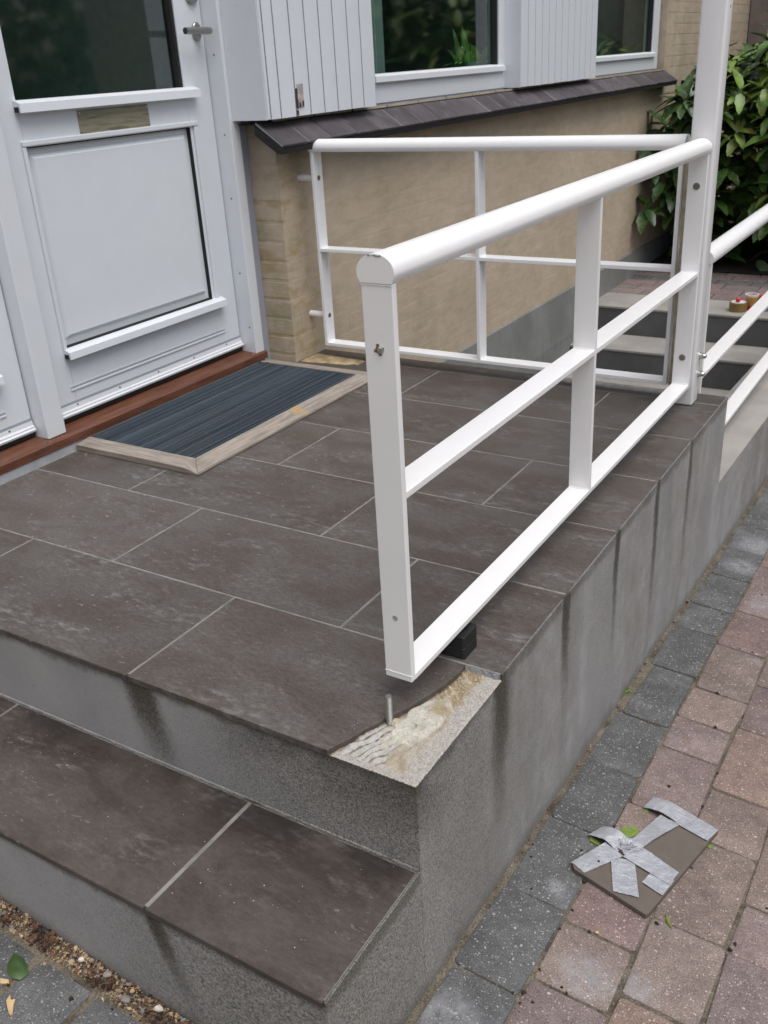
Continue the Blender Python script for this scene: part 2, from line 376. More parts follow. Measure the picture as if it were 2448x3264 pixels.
def make_slate():
    m = M('sill_slate', 0.55, 0.4)
    P = m.vadd(m.pos, m.comb(0.0, m.mul(m.rnd, 11.0), 0.0))
    c = m.mix(m.ss(m.noise(9, 5, 0.65, P), 0.3, 0.7), (0.050, 0.042, 0.046), (0.088, 0.076, 0.080))
    c = m.hsv(c, v=m.ss(m.rnd, 0, 1, 0.8, 1.25, 'LINEAR'))
    lt = m.ss(m.noise(14, 5, 0.7, P), 0.56, 0.74)
    c = m.mix(m.mul(lt, 0.6), c, (0.21, 0.22, 0.26))
    m.bump(m.noise(60, 5, 0.7), 0.4, 0.003)
    MAT['slate'] = m.set(c)
make_slate()

def make_wood():
    m = M('mahogany_sill', 0.45, 0.4)
    c = m.mix(m.ss(m.noise(9, 5, 0.65, m.mp((6, 0.7, 6))), 0.3, 0.7), (0.098, 0.036, 0.020), (0.165, 0.068, 0.040))
    c = m.mix(m.mul(m.ss(m.noise(11, 5, 0.7), 0.5, 0.72), 0.35), c, (0.14, 0.10, 0.075))
    m.bump(m.noise(60, 4, 0.6, m.mp((6, 0.6, 6))), 0.2, 0.002)
    MAT['mahogany'] = m.set(c)
    m = M('weathered_pine', 0.75, 0.3)
    # grain runs along y on the long strips, along x on the short ones
    gy = m.noise(10, 5, 0.65, m.mp((14, 0.8, 14))); gx = m.noise(10, 5, 0.65, m.mp((0.8, 14, 14)))
    sel = m.ss(m.oi.outputs['Object Index'], 0.4, 0.6)
    g = m.add(m.mul(gy, m.sub(1.0, sel)), m.mul(gx, sel))
    c = m.mix(m.ss(g, 0.3, 0.7), (0.20, 0.172, 0.148), (0.36, 0.315, 0.27))
    c = m.mix(m.mul(m.ss(m.noise(13, 5, 0.7), 0.5, 0.7), 0.4), c, (0.14, 0.125, 0.112))
    yl = m.mul(m.ss(m.f('ABSOLUTE', m.sub(m.y, 1.235)), 0.030, 0.018), m.ss(m.noise(25, 3), 0.3, 0.6))
    c = m.mix(m.mul(yl, 0.7), c, (0.42, 0.28, 0.11))
    kn = m.ss(m.vor(7), 0.10, 0.03)
    c = m.mix(m.mul(kn, 0.6), c, (0.07, 0.045, 0.03))
    m.bump(g, 0.3, 0.002)
    MAT['pine'] = m.set(c)
make_wood()

def make_carpet():
    m = M('ribbed_mat', 0.92, 0.15)
    lines = m.noise(75, 3, 0.6, m.mp((1, 0.010, 1)))
    c = m.mix(m.ss(lines, 0.32, 0.68), (0.030, 0.042, 0.056), (0.080, 0.100, 0.122))
    c = m.mix(m.mul(m.ss(m.noise(7, 4, 0.6), 0.45, 0.7), 0.35), c, (0.075, 0.072, 0.075))
    fz = m.mul(m.ss(m.vor(110), 0.12, 0.07), m.ss(m.noise(30, 2), 0.57, 0.61))
    c = m.mix(m.mul(fz, 0.6), c, (0.33, 0.33, 0.32))
    m.bump(m.noise(500, 2), 0.5, 0.002)
    MAT['carpet'] = m.set(c)
make_carpet()

def make_leaf(name, ca, cb, spot=0.0, rough=0.38):
    m = M(name, rough, 0.5)
    c = m.mix(m.ss(m.noise(2.2, 3), 0.35, 0.65), ca, cb)
    c = m.hsv(c, h=m.ss(m.rnd, 0, 1, 0.485, 0.515, 'LINEAR'), v=m.ss(m.noise(9, 2), 0.3, 0.7, 0.65, 1.4))
    if spot:
        sp = m.ss(m.noise(75, 2, 0.6), 0.56, 0.66)
        c = m.mix(m.mul(sp, spot), c, (0.30, 0.34, 0.05))
    m.put(m.b.inputs['Transmission Weight'], 0.0)
    MAT[name] = m.set(c); return MAT[name]
make_leaf('laurel_leaf', (0.020, 0.056, 0.015), (0.055, 0.120, 0.026), 0.40, 0.35)
make_leaf('laurel_young', (0.13, 0.205, 0.035), (0.20, 0.265, 0.055), 0.4, 0.4)
make_leaf('hedge_leaf', (0.09, 0.15, 0.07), (0.14, 0.20, 0.10), 0.0, 0.6)
make_leaf('room_plant', (0.30, 0.48, 0.13), (0.42, 0.60, 0.20), 0.0, 0.4)
make_leaf('fallen_leaf', (0.030, 0.075, 0.022), (0.05, 0.10, 0.03), 0.0, 0.4)
make_leaf('moss', (0.07, 0.15, 0.02), (0.11, 0.20, 0.04), 0.0, 0.8)
plain('bark', (0.075, 0.055, 0.038), 0.85, 0, 0.3, 20, 0.5, 60)
plain('soil', (0.030, 0.024, 0.019), 0.95, 0, 0.3, 18, 0.6, 120)
plain('steel', (0.55, 0.54, 0.52), 0.28, 1.0, 0.05)
plain('stud_steel', (0.33, 0.32, 0.30), 0.42, 0.9, 0.08)
plain('satin_steel', (0.34, 0.34, 0.32), 0.33, 1.0, 0.08)
plain('dark_steel', (0.26, 0.25, 0.24), 0.45, 0.9, 0.15)
plain('rubber', (0.016, 0.017, 0.018), 0.55, 0, 0.2, 40, 0.2, 300)
plain('black_gap', (0.012, 0.012, 0.013), 0.8)
plain('old_mastic', (0.46, 0.40, 0.26), 0.7, 0, 0.2, 40, 0.3, 120)
plain('lead_flash', (0.30, 0.315, 0.34), 0.6, 0, 0.2, 20, 0.3, 60)
plain('aluminium', (0.52, 0.53, 0.56), 0.42, 0.5, 0.05)
plain('base_strip', (0.36, 0.37, 0.385), 0.7, 0, 0.12, 14, 0.2, 90)
plain('tread', (0.27, 0.26, 0.242), 0.85, 0, 0.12, 7, 0.3, 90)
plain('riser', (0.095, 0.096, 0.100), 0.8, 0, 0.15, 6, 0.3, 90)
plain('coping', (0.32, 0.305, 0.285), 0.85, 0, 0.10, 6, 0.3, 120)
plain('taupe_wall', (0.20, 0.165, 0.145), 0.9, 0, 0.15, 6, 0.4, 60)
plain('room_dark', (0.26, 0.34, 0.33), 0.9)
plain('curtain', (0.42, 0.45, 0.45), 0.9, 0, 0.1, 8)
plain('brown_tape', (0.215, 0.145, 0.045), 0.4, 0, 0.15, 40)
plain('cardboard_white', (0.60, 0.58, 0.60), 0.7)
plain('red_plastic', (0.55, 0.02, 0.03), 0.35)
plain('amber_tape', (0.40, 0.22, 0.06), 0.3)
plain('blue_label', (0.14, 0.19, 0.27), 0.4)
plain('pebble_white', (0.60, 0.57, 0.52), 0.5, 0, 0.2)
plain('chip_wood', (0.52, 0.37, 0.20), 0.7, 0, 0.2)
plain('chip_dark', (0.030, 0.016, 0.012), 0.8, 0, 0.3)
plain('chip_rust', (0.14, 0.072, 0.040), 0.85, 0, 0.35)
plain('chip_tan', (0.33, 0.25, 0.15), 0.8, 0, 0.35)
plain('chip_grey', (0.24, 0.22, 0.20), 0.8, 0, 0.3)
plain('yellow_foam', (0.33, 0.255, 0.145), 0.85, 0, 0.35, 25, 0.6, 90)
plain('bare_wood', (0.42, 0.38, 0.37), 0.85, 0, 0.3, 40, 0.5, 90)
plain('rot', (0.075, 0.030, 0.022), 0.9, 0, 0.4, 40, 0.6, 90)
plain('outer_paving', (0.16, 0.125, 0.11), 0.9, 0, 0.25, 5, 0.5, 60)

plain('crumb', (0.56, 0.52, 0.45), 0.9, 0, 0.3, 60)
def make_brass():
    m = M('tarnished_plate', 0.34, 0.5)
    br = m.noise(30, 5, 0.65, m.mp((1, 0.25, 4)))
    c = m.mix(m.ss(br, 0.3, 0.7), (0.27, 0.25, 0.175), (0.40, 0.37, 0.27))
    st = m.mul(m.ss(m.noise(14, 3, 0.5, m.mp((1, 0.5, 9))), 0.58, 0.66), 0.5)
    c = m.mix(st, c, (0.09, 0.08, 0.055))
    MAT['brass'] = m.set(c, m.ss(br, 0.2, 0.8, 0.35, 0.55), 0.35)
make_brass()

def make_tape():
    m = M('duct_tape', 0.38, 0.5)
    c = m.hsv((0.49, 0.50, 0.535), v=m.ss(m.noise(24, 4), 0.3, 0.7, 0.9, 1.1))
    wr = m.noise(60, 4, 0.65, dist=1.0)
    th = m.f('SINE', m.mul(m.add(m.x, m.mul(m.y, 0.6)), 2600.0))
    m.bump(m.add(m.mul(wr, 2.4), m.mul(th, 0.10)), 0.7, 0.002)
    MAT['tape'] = m.set(c, m.ss(wr, 0.3, 0.7, 0.26, 0.48), 0.35)
    m = M('tile_back', 0.7, 0.35)
    c = m.hsv((0.128, 0.108, 0.090), v=m.ss(m.noise(40, 5), 0.3, 0.7, 0.93, 1.07)); MAT['tile_back'] = m.set(c)
make_tape()

def make_glass():
    m = bpy.data.materials.new('window_glass'); m.use_nodes = True; t = m.node_tree; t.nodes.clear()
    o = t.nodes.new('ShaderNodeOutputMaterial'); g = t.nodes.new('ShaderNodeBsdfGlossy'); g.inputs['Roughness'].default_value = 0.045
    tr = t.nodes.new('ShaderNodeBsdfTransparent'); tr.inputs[0].default_value = (0.80, 0.90, 0.86, 1)
    fr = t.nodes.new('ShaderNodeFresnel'); fr.inputs[0].default_value = 2.5
    mx = t.nodes.new('ShaderNodeMixShader')
    gm = t.nodes.new('ShaderNodeNewGeometry'); iv = t.nodes.new('ShaderNodeMath'); iv.operation = 'SUBTRACT'; iv.inputs[0].default_value = 1.0
    ml = t.nodes.new('ShaderNodeMath'); ml.operation = 'MULTIPLY'
    t.links.new(gm.outputs['Backfacing'], iv.inputs[1]); t.links.new(iv.outputs[0], ml.inputs[0]); t.links.new(fr.outputs[0], ml.inputs[1])
    t.links.new(ml.outputs[0], mx.inputs[0]); t.links.new(tr.outputs[0], mx.inputs[1]); t.links.new(g.outputs[0], mx.inputs[2]); t.links.new(mx.outputs[0], o.inputs[0])
    MAT['glass'] = m
make_glass()

# exposed bedding: colour zones come from a colour attribute
m = M('tile_adhesive', 0.9, 0.25)
c = m.attr('zone')
c = m.hsv(c, v=m.ss(m.noise(110, 5, 0.7), 0.3, 0.7, 0.84, 1.12))
gsp = m.mul(m.ss(m.vor(190), 0.16, 0.08), m.ss(m.noise(70, 1), 0.52, 0.56))
c = m.mix(m.mul(gsp, 0.5), c, (0.13, 0.11, 0.09))
m.bump(m.noise(240, 4, 0.7), 0.5, 0.002)
MAT['adhesive'] = m.set(c)

# ------------------------------------------------------------------ ground
GNx, GNy, GZ = 0.078, 0.0642, -0.4488
def gz(x, y): return GZ - GNx*x - GNy*y
GROT = Vector((0, 0, 1)).rotation_difference(Vector((GNx, GNy, 1)).normalized())
PIT = (-1.46, -0.2, 1.889, 4.97)
bm = bmesh.new()
xs = [-60, -30, -12, -6, -3, -1.46, -0.2, 0.0, 2, 4, 8, 15, 30, 60]
ys = [-60, -30, -12, -6, -3, -1, 0, 1.889, 3, 4.97, 8, 12, 20, 35, 70]
def gzz(x, y):
    x = max(-3, min(3, x)); y = max(-4, min(5, y)); return gz(x, y) - 0.055
gv = {(i, j): bm.verts.new((x, y, gzz(x, y))) for i, x in enumerate(xs) for j, y in enumerate(ys)}
for i in range(len(xs)-1):
    for j in range(len(ys)-1):
        cx, cy = (xs[i]+xs[i+1])/2, (ys[j]+ys[j+1])/2
        if PIT[0] < cx < PIT[1] and PIT[2] < cy < PIT[3]: continue
        bm.faces.new((gv[i, j], gv[i+1, j], gv[i+1, j+1], gv[i, j+1]))
link('ground', mesh(bm), MAT['outer_paving'], kind='structure')

# sand bed of the paving, with pavers as parts
bm = bmesh.new()
def bed(x0, x1, y0, y1, n=2):
    nx = max(1, int((x1-x0)/0.05)); ny = max(1, int((y1-y0)/0.05)); V = {}
    for i in range(nx+1):
        for j in range(ny+1):
            x = x0+(x1-x0)*i/nx; y = y0+(y1-y0)*j/ny
            V[i, j] = bm.verts.new((x, y, gz(x, y) - 0.0035 + 0.003*noise.noise(Vector((x*30, y*30, 0)))))
    for i in range(nx):
        for j in range(ny): bm.faces.new((V[i, j], V[i+1, j], V[i+1, j+1], V[i, j+1]))
bed(-0.004, 1.7, -2.0, 4.3); bed(-2.4, -0.004, -2.0, -0.262)
pav = link('paved_drive', mesh(bm, True), MAT['sand'], kind='structure')

pcache = {}
def paver_mesh(wd, ln, mat):
    key = (round(wd*250), round(ln*250), mat.name, random.randrange(3))
    if key in pcache: return pcache[key]
    r = 0.007; t = bmesh.new(); pts = []
    rr = random.Random(hash(key[:2]) + key[3])
    for cx, cy, a0 in ((wd/2-r, ln/2-r, 0), (-wd/2+r, ln/2-r, 90), (-wd/2+r, -ln/2+r, 180), (wd/2-r, -ln/2+r, 270)):
        q = r*(0.7+0.9*rr.random())
        for a in (0, 45, 90): pts.append((cx+math.cos(R(a0+a))*q+rr.uniform(-.0012, .0012), cy+math.sin(R(a0+a))*q+rr.uniform(-.0012, .0012)))
    n = len(pts); rings = []
    for k, z in ((1.0, -0.03), (1.0, -0.0045), (0.985, -0.0012), (0.955, 0.0)):
        rings.append([t.verts.new((p[0]*k if k < 1 else p[0], p[1]*(1-(1-k)*wd/ln) if k < 1 else p[1], z)) for p in pts])
    for a, b in zip(rings, rings[1:]):
        for i in range(n): t.faces.new((a[i], a[(i+1) % n], b[(i+1) % n], b[i]))
    t.faces.new(rings[-1])
    me = mesh(t, True); me.materials.append(mat); pcache[key] = me; return me
def put_paver(x0, x1, y0, y1, mat):
    g = 0.0027
    me = paver_mesh(x1-x0-2*g+random.uniform(-.001, .001), y1-y0-2*g, mat); cx, cy = (x0+x1)/2, (y0+y1)/2
    q = GROT @ Matrix.Rotation(random.uniform(-.006, .006), 3, 'Z').to_quaternion()
    q = Matrix.Rotation(random.uniform(-.006, .006), 3, 'X').to_quaternion() @ q
    link('paver', me, None, pav, (cx, cy, gz(cx, cy) + random.uniform(-.001, .0015)), q)
def fill(js, lo, hi):
    a = sorted(js); rr = random.Random(len(js)*7+int(lo*10))
    while a[-1] < hi: a.append(a[-1] + rr.choice((0.2165, 0.2165, 0.145)))
    while a[0] > lo: a.insert(0, a[0] - rr.choice((0.2165, 0.2165, 0.145)))
    return a
cols = [
 (0.016, 0.137, 'paver_grey', [-0.145, 0.072, 0.286, 0.508, 0.728, 0.943, 1.200, 1.441, 1.600, 1.828, 2.054, 2.27, 2.48, 2.69]),
 (0.137, 0.2735, 'paver_red', [-0.10, 0.122, 0.267, 0.455, 0.64, 0.872, 1.012, 1.16, 1.404, 1.628, 1.830, 1.975, 2.19]),
 (0.2735, 0.409, 'paver_brown', [-0.045, 0.172, 0.366, 0.617, 0.790, 1.047, 1.262, 1.405]),
 (0.409, 0.546, 'paver_red', [0.15, 0.362, 0.495, 0.712, 0.93]),
 (0.546, 0.683, 'paver_brown', [0.05, 0.27, 0.485]), (0.683, 0.82, 'paver_red', [0.1, 0.32]), (0.82, 0.957, 'paver_brown', [0.0, 0.2165])]
for ci, (x0, x1, mt, js) in enumerate(cols):
    js = fill(js, -0.9, 3.6)
    for a, b in zip(js, js[1:]):
        mm = mt; xa_ = x0 + (random.uniform(-0.007, 0.003) if ci == 0 else 0)
        if mt != 'paver_grey': mm = random.choice(('paver_red', 'paver_brown')) if random.random() < 0.35 else mt
        put_paver(xa_, x1, a, b, MAT[mm])
for k, (x0, x1) in enumerate(((-1.27, -1.14), (-1.135, -1.0), (-0.995, -0.86), (-0.855, -0.725), (-0.72, -0.584), (-0.578, -0.452), (-0.446, -0.312), (-0.306, -0.172), (-0.166, -0.034))):
    y1 = -0.303
    for j in range(3):
        ln = 0.2165 if (k+j) % 3 else 0.145
        put_paver(x0, x1, y1-ln, y1, MAT['paver_grey'] if j < 2 else MAT['paver_red']); y1 -= ln

# ------------------------------------------------------------------ porch platform
deck = empty('entrance_platform', (-0.77, 0.9, -0.45), 'raised grey concrete entrance platform with brown slate-look floor tiles and one lower step in front', 'steps')
ZL = -0.181; YS = -0.260
bm = bmesh.new()
def ztop_wall(y): return -0.012
# main block and step block (the tiles lie on top); a fine arris is left above the tiles' bed
bx(bm, -1.56, -0.0012, 0.0, 1.889, -1.9, -0.0125)
bx(bm, -1.56, -0.0012, YS, -0.0002, -0.9, ZL-0.0125)
link('concrete_base', mesh(bm), MAT['concrete'], deck)
# thin render skin brought up flush with the tile edges (light arris line along the side)
bm = bmesh.new()
bx(bm, -0.0035, 0.0, 0.302, 1.8886, -0.62, -0.0012)
bx(bm, -0.0010, 0.0, 0.0, 0.302, -0.62, -0.0125)
bx(bm, -0.0035, 0.0, YS+0.0004, -0.0004, -0.60, ZL-0.0016)
link('side_render', mesh(bm), MAT['concrete'], deck)
bm = bmesh.new()
bx(bm, -1.55, -0.0042, 0.003, 1.885, -0.0124, -0.0009)
bx(bm, -1.55, -0.0042, YS+0.003, 0.0, ZL-0.0124, ZL-0.0022)
g = bm
# cut the grout sheet back from the broken corner: rebuild as three pieces
bm.free(); bm = bmesh.new()
bx(bm, -1.55, -0.0042, 0.2985, 1.885, -0.0124, -0.0009)
bx(bm, -1.55, -0.170, 0.003, 0.2983, -0.0124, -0.0009)
bx(bm, -1.55, -0.0042, YS+0.003, -0.0006, ZL-0.0124, ZL-0.0009)
link('grout', mesh(bm), MAT['grout'], deck)
def tile_poly(pts, z, parent=deck, mat='tile', bev=0.0012, name='floor_tile', th=0.0115):
    t = bmesh.new(); vs = [t.verts.new((p[0], p[1], z)) for p in pts]; f = t.faces.new(vs)
    t.normal_update()
    if f.normal.z < 0: f.normal_flip()
    r = bmesh.ops.extrude_face_region(t, geom=[f])
    for v in [e for e in r['geom'] if isinstance(e, bmesh.types.BMVert)]: v.co.z += th
    bmesh.ops.translate(t, verts=t.verts[:], vec=(0, 0, -th))
    recalc(t)
    top = [e for e in t.edges if all(v.co.z > z-0.0001 for v in e.verts)]
    bmesh.ops.bevel(t, geom=top, offset=bev, segments=1, affect='EDGES')
    return link(name, mesh(t), MAT[mat], parent)
G2 = 0.0026
rows = [0.0, 0.3009, 0.6009, 0.9009, 1.200, 1.500, 1.800, 1.887]
jnts = [[-1.196, -0.591], [-1.546, -0.941, -0.336], [-1.195, -0.590], [-0.937, -0.332], [-1.205, -0.608], [-0.930, -0.332], [-1.2, -0.6]]
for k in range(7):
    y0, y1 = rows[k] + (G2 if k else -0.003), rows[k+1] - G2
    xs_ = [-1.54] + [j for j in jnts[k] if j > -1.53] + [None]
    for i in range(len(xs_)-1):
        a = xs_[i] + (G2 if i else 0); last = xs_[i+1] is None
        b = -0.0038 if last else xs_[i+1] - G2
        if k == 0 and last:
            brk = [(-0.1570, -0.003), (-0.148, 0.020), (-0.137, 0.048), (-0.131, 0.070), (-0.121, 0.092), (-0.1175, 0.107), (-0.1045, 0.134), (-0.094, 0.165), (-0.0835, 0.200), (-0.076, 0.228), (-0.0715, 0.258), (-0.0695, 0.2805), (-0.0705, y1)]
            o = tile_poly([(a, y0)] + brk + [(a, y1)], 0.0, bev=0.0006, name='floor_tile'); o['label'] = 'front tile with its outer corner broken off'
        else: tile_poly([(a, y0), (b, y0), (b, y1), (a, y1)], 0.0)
for a, b in ((-1.54, -0.941), (-0.938, -0.337), (-0.3325, -0.0038)):
    tile_poly([(a+G2*.5, YS-0.0025), (b-G2*.5, YS-0.0025), (b-G2*.5, -0.0045), (a+G2*.5, -0.0045)], ZL, name='step_tile')
# bead of cement where riser meets step
bm = bmesh.new(); N = 150; A = []
for i in range(N+1):
    x = -1.54 + 1.538*i/N; wv = 0.0028 + 0.0028*noise.noise(Vector((x*24, 1, 0))) + 0.0022*noise.noise(Vector((x*90, 7, 0)))
    A.append([bm.verts.new(p) for p in ((x, -0.0012, ZL+0.006), (x, -wv*0.45-0.0015, ZL+0.004), (x, -wv-0.001, ZL+0.0006))])
for p, q in zip(A, A[1:]):
    for k in range(2): bm.faces.new((p[k], p[k+1], q[k+1], q[k]))
link('mortar_fillet', mesh(bm, True), MAT['concrete'], deck)
# bedding mortar left under the missing corner piece
def brx(y):
    P = [(-0.157, 0), (-0.131, 0.070), (-0.1175, 0.107), (-0.1045, 0.134), (-0.0835, 0.200), (-0.076, 0.228), (-0.0695, 0.2805), (-0.0695, 0.31)]
    for (xa, ya), (xb, yb) in zip(P, P[1:]):
        if y <= yb: return xa + (xb-xa)*(y-ya)/(yb-ya)
    return P[-1][0]
bm = bmesh.new(); st = 0.00125; nx, ny = int(0.172/st), int(0.299/st); V = {}
cl = bm.loops.layers.color.new('zone'); zc = {}
def lerp(a, b, t): return tuple(a[i]+(b[i]-a[i])*t for i in range(3))
def sst(a, b, v): t = max(0, min(1, (v-a)/(b-a))); return t*t*(3-2*t)
for i in range(nx+1):
    for j in range(ny+1):
        x = -0.0003 - i*st; y = 0.0003 + j*st
        if x < brx(y) - 0.010: continue
        e = -x + 0.006*noise.noise(Vector((x*60, y*60, 0)))
        n1 = noise.noise(Vector((x*40, y*40, 3))); n2 = noise.noise(Vector((x*150, y*150, 5)))
        z = -0.0108 + 0.0006*n1 + 0.0004*n2
        c = lerp((0.66, 0.63, 0.58), (0.56, 0.50, 0.41), sst(-0.1, 0.6, n1))
        # trowel ridges fanning towards the front
        d = (x+0.117)*0.92 - (y-0.105)*0.42 + 0.004*noise.noise(Vector((x*30, y*30, 9)))
        fr = sst(0.125, 0.085, y) * sst(-0.045, -0.070, x + 0.25*(0.06-y))
        rid = math.sin(d*470 + 2.2*n1) + 0.5*n2
        z += fr*0.0032*max(0, rid+0.3); c = lerp(c, lerp((0.42, 0.39, 0.34), (0.68, 0.67, 0.65), sst(-1.05, -0.55, rid)), fr)
        # creamy poured blob
        bx_, by_ = (x+0.070)+(y-0.13)*-0.14, (y-0.135)
        bl = math.sqrt((bx_/0.030)**2 + (by_/0.078)**2) + 0.28*noise.noise(Vector((x*38, y*38, 1)))
        k = sst(1.06, 0.97, bl); z += 0.0052*sst(1.06, 0.86, bl)
        ca = lerp((0.73, 0.72, 0.68), (0.62, 0.57, 0.48), sst(0.1, 0.5, noise.noise(Vector((x*26, y*26, 8)))))
        crack = abs(noise.noise(Vector((x*75, y*75, 21)))); ca = lerp((0.52, 0.48, 0.40), ca, sst(0.0, 0.03, crack)) if crack < 0.03 else ca
        c = lerp(c, ca, k)
        # lobe running to the corner
        lb = math.hypot((x+0.062)/0.011, (y-0.045)/0.026) + 0.3*noise.noise(Vector((x*80, y*80, 2)))
        k = sst(1.06, 0.95, lb)*(1-fr*0.5); z += 0.0034*sst(1.06, 0.85, lb); c = lerp(c, (0.62, 0.58, 0.51), k)
        # finger ridges in ochre toward the back
        bk = sst(0.185, 0.205, y + 0.35*(x+0.05))
        rid = math.sin((y + 0.8*x)*520 + 9*n1 + 2*n2); z += bk*(0.0016*max(-0.3, rid + n1)); c = lerp(c, lerp((0.56, 0.49, 0.38), (0.68, 0.64, 0.55), sst(-0.6, 0.9, 0.6*rid + 1.4*n1 + n2)), bk*0.9)
        # bare concrete along both outer edges
        kb = max(sst(0.040, 0.024, e + 0.010*n1 - 0.05*max(0, 0.1-y)), sst(0.018, 0.009, y + 0.004*n1))
        gn = noise.noise(Vector((x*420, y*420, 4)))
        c = lerp(c, lerp((0.56, 0.54, 0.51), (0.68, 0.665, 0.645), sst(-0.5, 0.2, gn)), kb); z = z*(1-kb) + kb*(-0.0112 + 0.0007*gn)
        if x < brx(y) + 0.004: c = lerp(c, (0.44, 0.36, 0.26), 0.6)
        ed = max(0, 0.004-min(-x, y)); z -= ed*0.4
        V[i, j] = bm.verts.new((x, y, z)); zc[V[i, j]] = c
for (i, j), v in list(V.items()):
    q = [V.get(t) for t in ((i, j), (i, j+1), (i+1, j+1), (i+1, j))]
    if all(q):
        f = bm.faces.new(q)
        for l in f.loops: l[cl] = (*zc[l.vert], 1)
link('bedding_mortar', mesh(bm, True), MAT['adhesive'], deck)
crv, crf = [], []
rr = random.Random(77)
def crumb(c, s_):
    k = len(crv)
    for dx, dy, dz in ((-1, -1, 0), (1, -1, 0), (1, 1, 0), (-1, 1, 0), (0, 0, 1.1)): crv.append((c[0]+dx*s_*rr.uniform(.5, 1), c[1]+dy*s_*rr.uniform(.5, 1), c[2]+dz*s_))
    crf.extend([(k, k+1, k+4), (k+1, k+2, k+4), (k+2, k+3, k+4), (k+3, k, k+4)])
for i in range(520):
    y = rr.uniform(0.004, 0.29); x = rr.uniform(brx(y)+0.002, -0.004)
    crumb((x, y, -0.0105+rr.uniform(0, .002)), rr.uniform(.0004, .0013))
for i in range(60):
    y = rr.uniform(0.02, 0.27); crumb((brx(y)-abs(rr.gauss(0, 0.02)), y, 0.0), rr.uniform(.0003, .0007))
me = bpy.data.meshes.new('crumbs'); me.from_pydata(crv, [], crf); link('mortar_crumbs', me, MAT['crumb'], deck, kind='stuff')
# smeared blue-grey grout left on the edge of the tile behind the gap
bm = bmesh.new(); N = 30; A = []
for i in range(N+1):
    x = -0.069 + 0.064*i/N; d = 0.0026+0.0022*noise.noise(Vector((x*120, 3, 0)))
    A.append([bm.verts.new(p) for p in ((x, 0.2995, -0.0010), (x, 0.2995-d*0.6, -0.003), (x, 0.2995-d, -0.011), (x, 0.302, -0.011))])
for p, q in zip(A, A[1:]):
    for k in range(3): bm.faces.new((p[k], p[k+1], q[k+1], q[k]))
link('grout_smear', mesh(bm), MAT['lead_flash'], deck)
# back strip of rough mortar at the platform's rear edge and the yellowish foam by the wall
bm = bmesh.new()
def slab_patch(x0, x1, y0f, y1f, z0, h, n=60, m_=6, sc=30):
    V = {}
    for i in range(n+1):
        x = x0+(x1-x0)*i/n
        for j in range(m_+1):
            t = j/m_; y = y0f(x)+(y1f(x)-y0f(x))*t
            hh = h*math.sin(math.pi*min(1, max(0, t)))**0.5 * math.sin(math.pi*i/n)**0.4 if 0 < t < 1 and 0 < i < n else -0.001
            V[i, j] = bm.verts.new((x, y, z0 + hh*(0.7+0.6*noise.noise(Vector((x*sc, y*sc, 0))))))
    for i in range(n):
        for j in range(m_): bm.faces.new((V[i, j], V[i+1, j], V[i+1, j+1], V[i, j+1]))
slab_patch(-0.62, -0.15, lambda x: 1.838+0.012*noise.noise(Vector((x*22, 0, 0))), lambda x: 1.886, 0.0, 0.005)
link('mortar_smear', mesh(bm, True), MAT['grout'], deck)
bm = bmesh.new()
slab_patch(-1.458, -1.23, lambda x: 1.712+0.16*(x+1.458)+0.02*noise.noise(Vector((x*30, 0, 0))), lambda x: 1.83+0.03*noise.noise(Vector((x*20, 4, 0)))-0.1*(x+1.455), 0.0, 0.008, m_=14)
link('foam_smear', mesh(bm, True), MAT['yellow_foam'], deck)

# ------------------------------------------------------------------ house
house = empty('house', (-1.6, 3.0, -0.3), 'beige slurried brick house front with white doors, board panels and windows over a slate sill', 'house')
XW = -1.46
# wall core
bm = bmesh.new()
bx(bm, -1.75, XW-0.0012, 1.7012, 2.30, -2.0, 0.795)
bx(bm, -1.75, XW-0.0012, 2.30, 5.97, -2.0, 0.795)
bx(bm, -1.75, XW-0.0012, 5.97, 9.0, -2.0, 2.6)
bx(bm, -1.66, -1.60, 1.66, 1.7011, -0.1, 0.795)
wall = link('wall', mesh(bm), MAT['wall'], house)
# slurried bricks proud by just over a millimetre
bcache = {}
def brick_mesh(ln, axis):
    k = (round(ln, 3), axis)
    if k in bcache: return bcache[k]
    t = bmesh.new()
    if axis == 'y': bx(t, -0.006, 0.0003, -ln/2, ln/2, -0.0290, 0.0290)
    if axis == 'y': bmesh.ops.translate(t, verts=t.verts[:], vec=(0, 0, 0))
    else: bx(t, -ln/2, ln/2, -0.0011, 0.006, -0.027, 0.027)
    bmesh.ops.bevel(t, geom=t.edges[:], offset=0.0006, segments=1, affect='EDGES')
    me = mesh(t); me.materials.append(MAT['wall']); bcache[k] = me; return me
stuffb = bmesh.new(); nb = 0
for cidx in range(0, 17):
    z = -0.268 + 0.0655*cidx
    # return beside the door
    if z > -0.02:
        link('brick', brick_mesh(0.128 if cidx % 2 else 0.132, 'x'), None, wall, (-1.527, 1.7012, z)); nb += 1
    y = 1.7012; first = True
    while y < 9.0:
        ln = (0.108 if cidx % 2 else 0.228) if first else 0.228
        a, b = y, y+ln; y = b+0.012; first = False
        if b > 8.98: break
        if z < 0.0 and b < 1.89: continue
        if b < 6.1 and nb < 290:
            link('brick', brick_mesh(ln, 'y'), None, wall, (XW-0.0012, (a+b)/2, z)); nb += 1
        else: bx(stuffb, XW-0.005, XW-0.0007, a, b, z-0.0285, z+0.0285)
for cidx in range(17, 44):
    z = -0.268+0.0655*cidx; y = 5.99 + (0.12 if cidx % 2 else 0)
    while y < 8.9: bx(stuffb, XW-0.005, XW-0.0002, y, y+0.230, z-0.0275, z+0.0275); y += 0.24
link('brick_courses', mesh(stuffb), MAT['wall'], wall, kind='stuff')
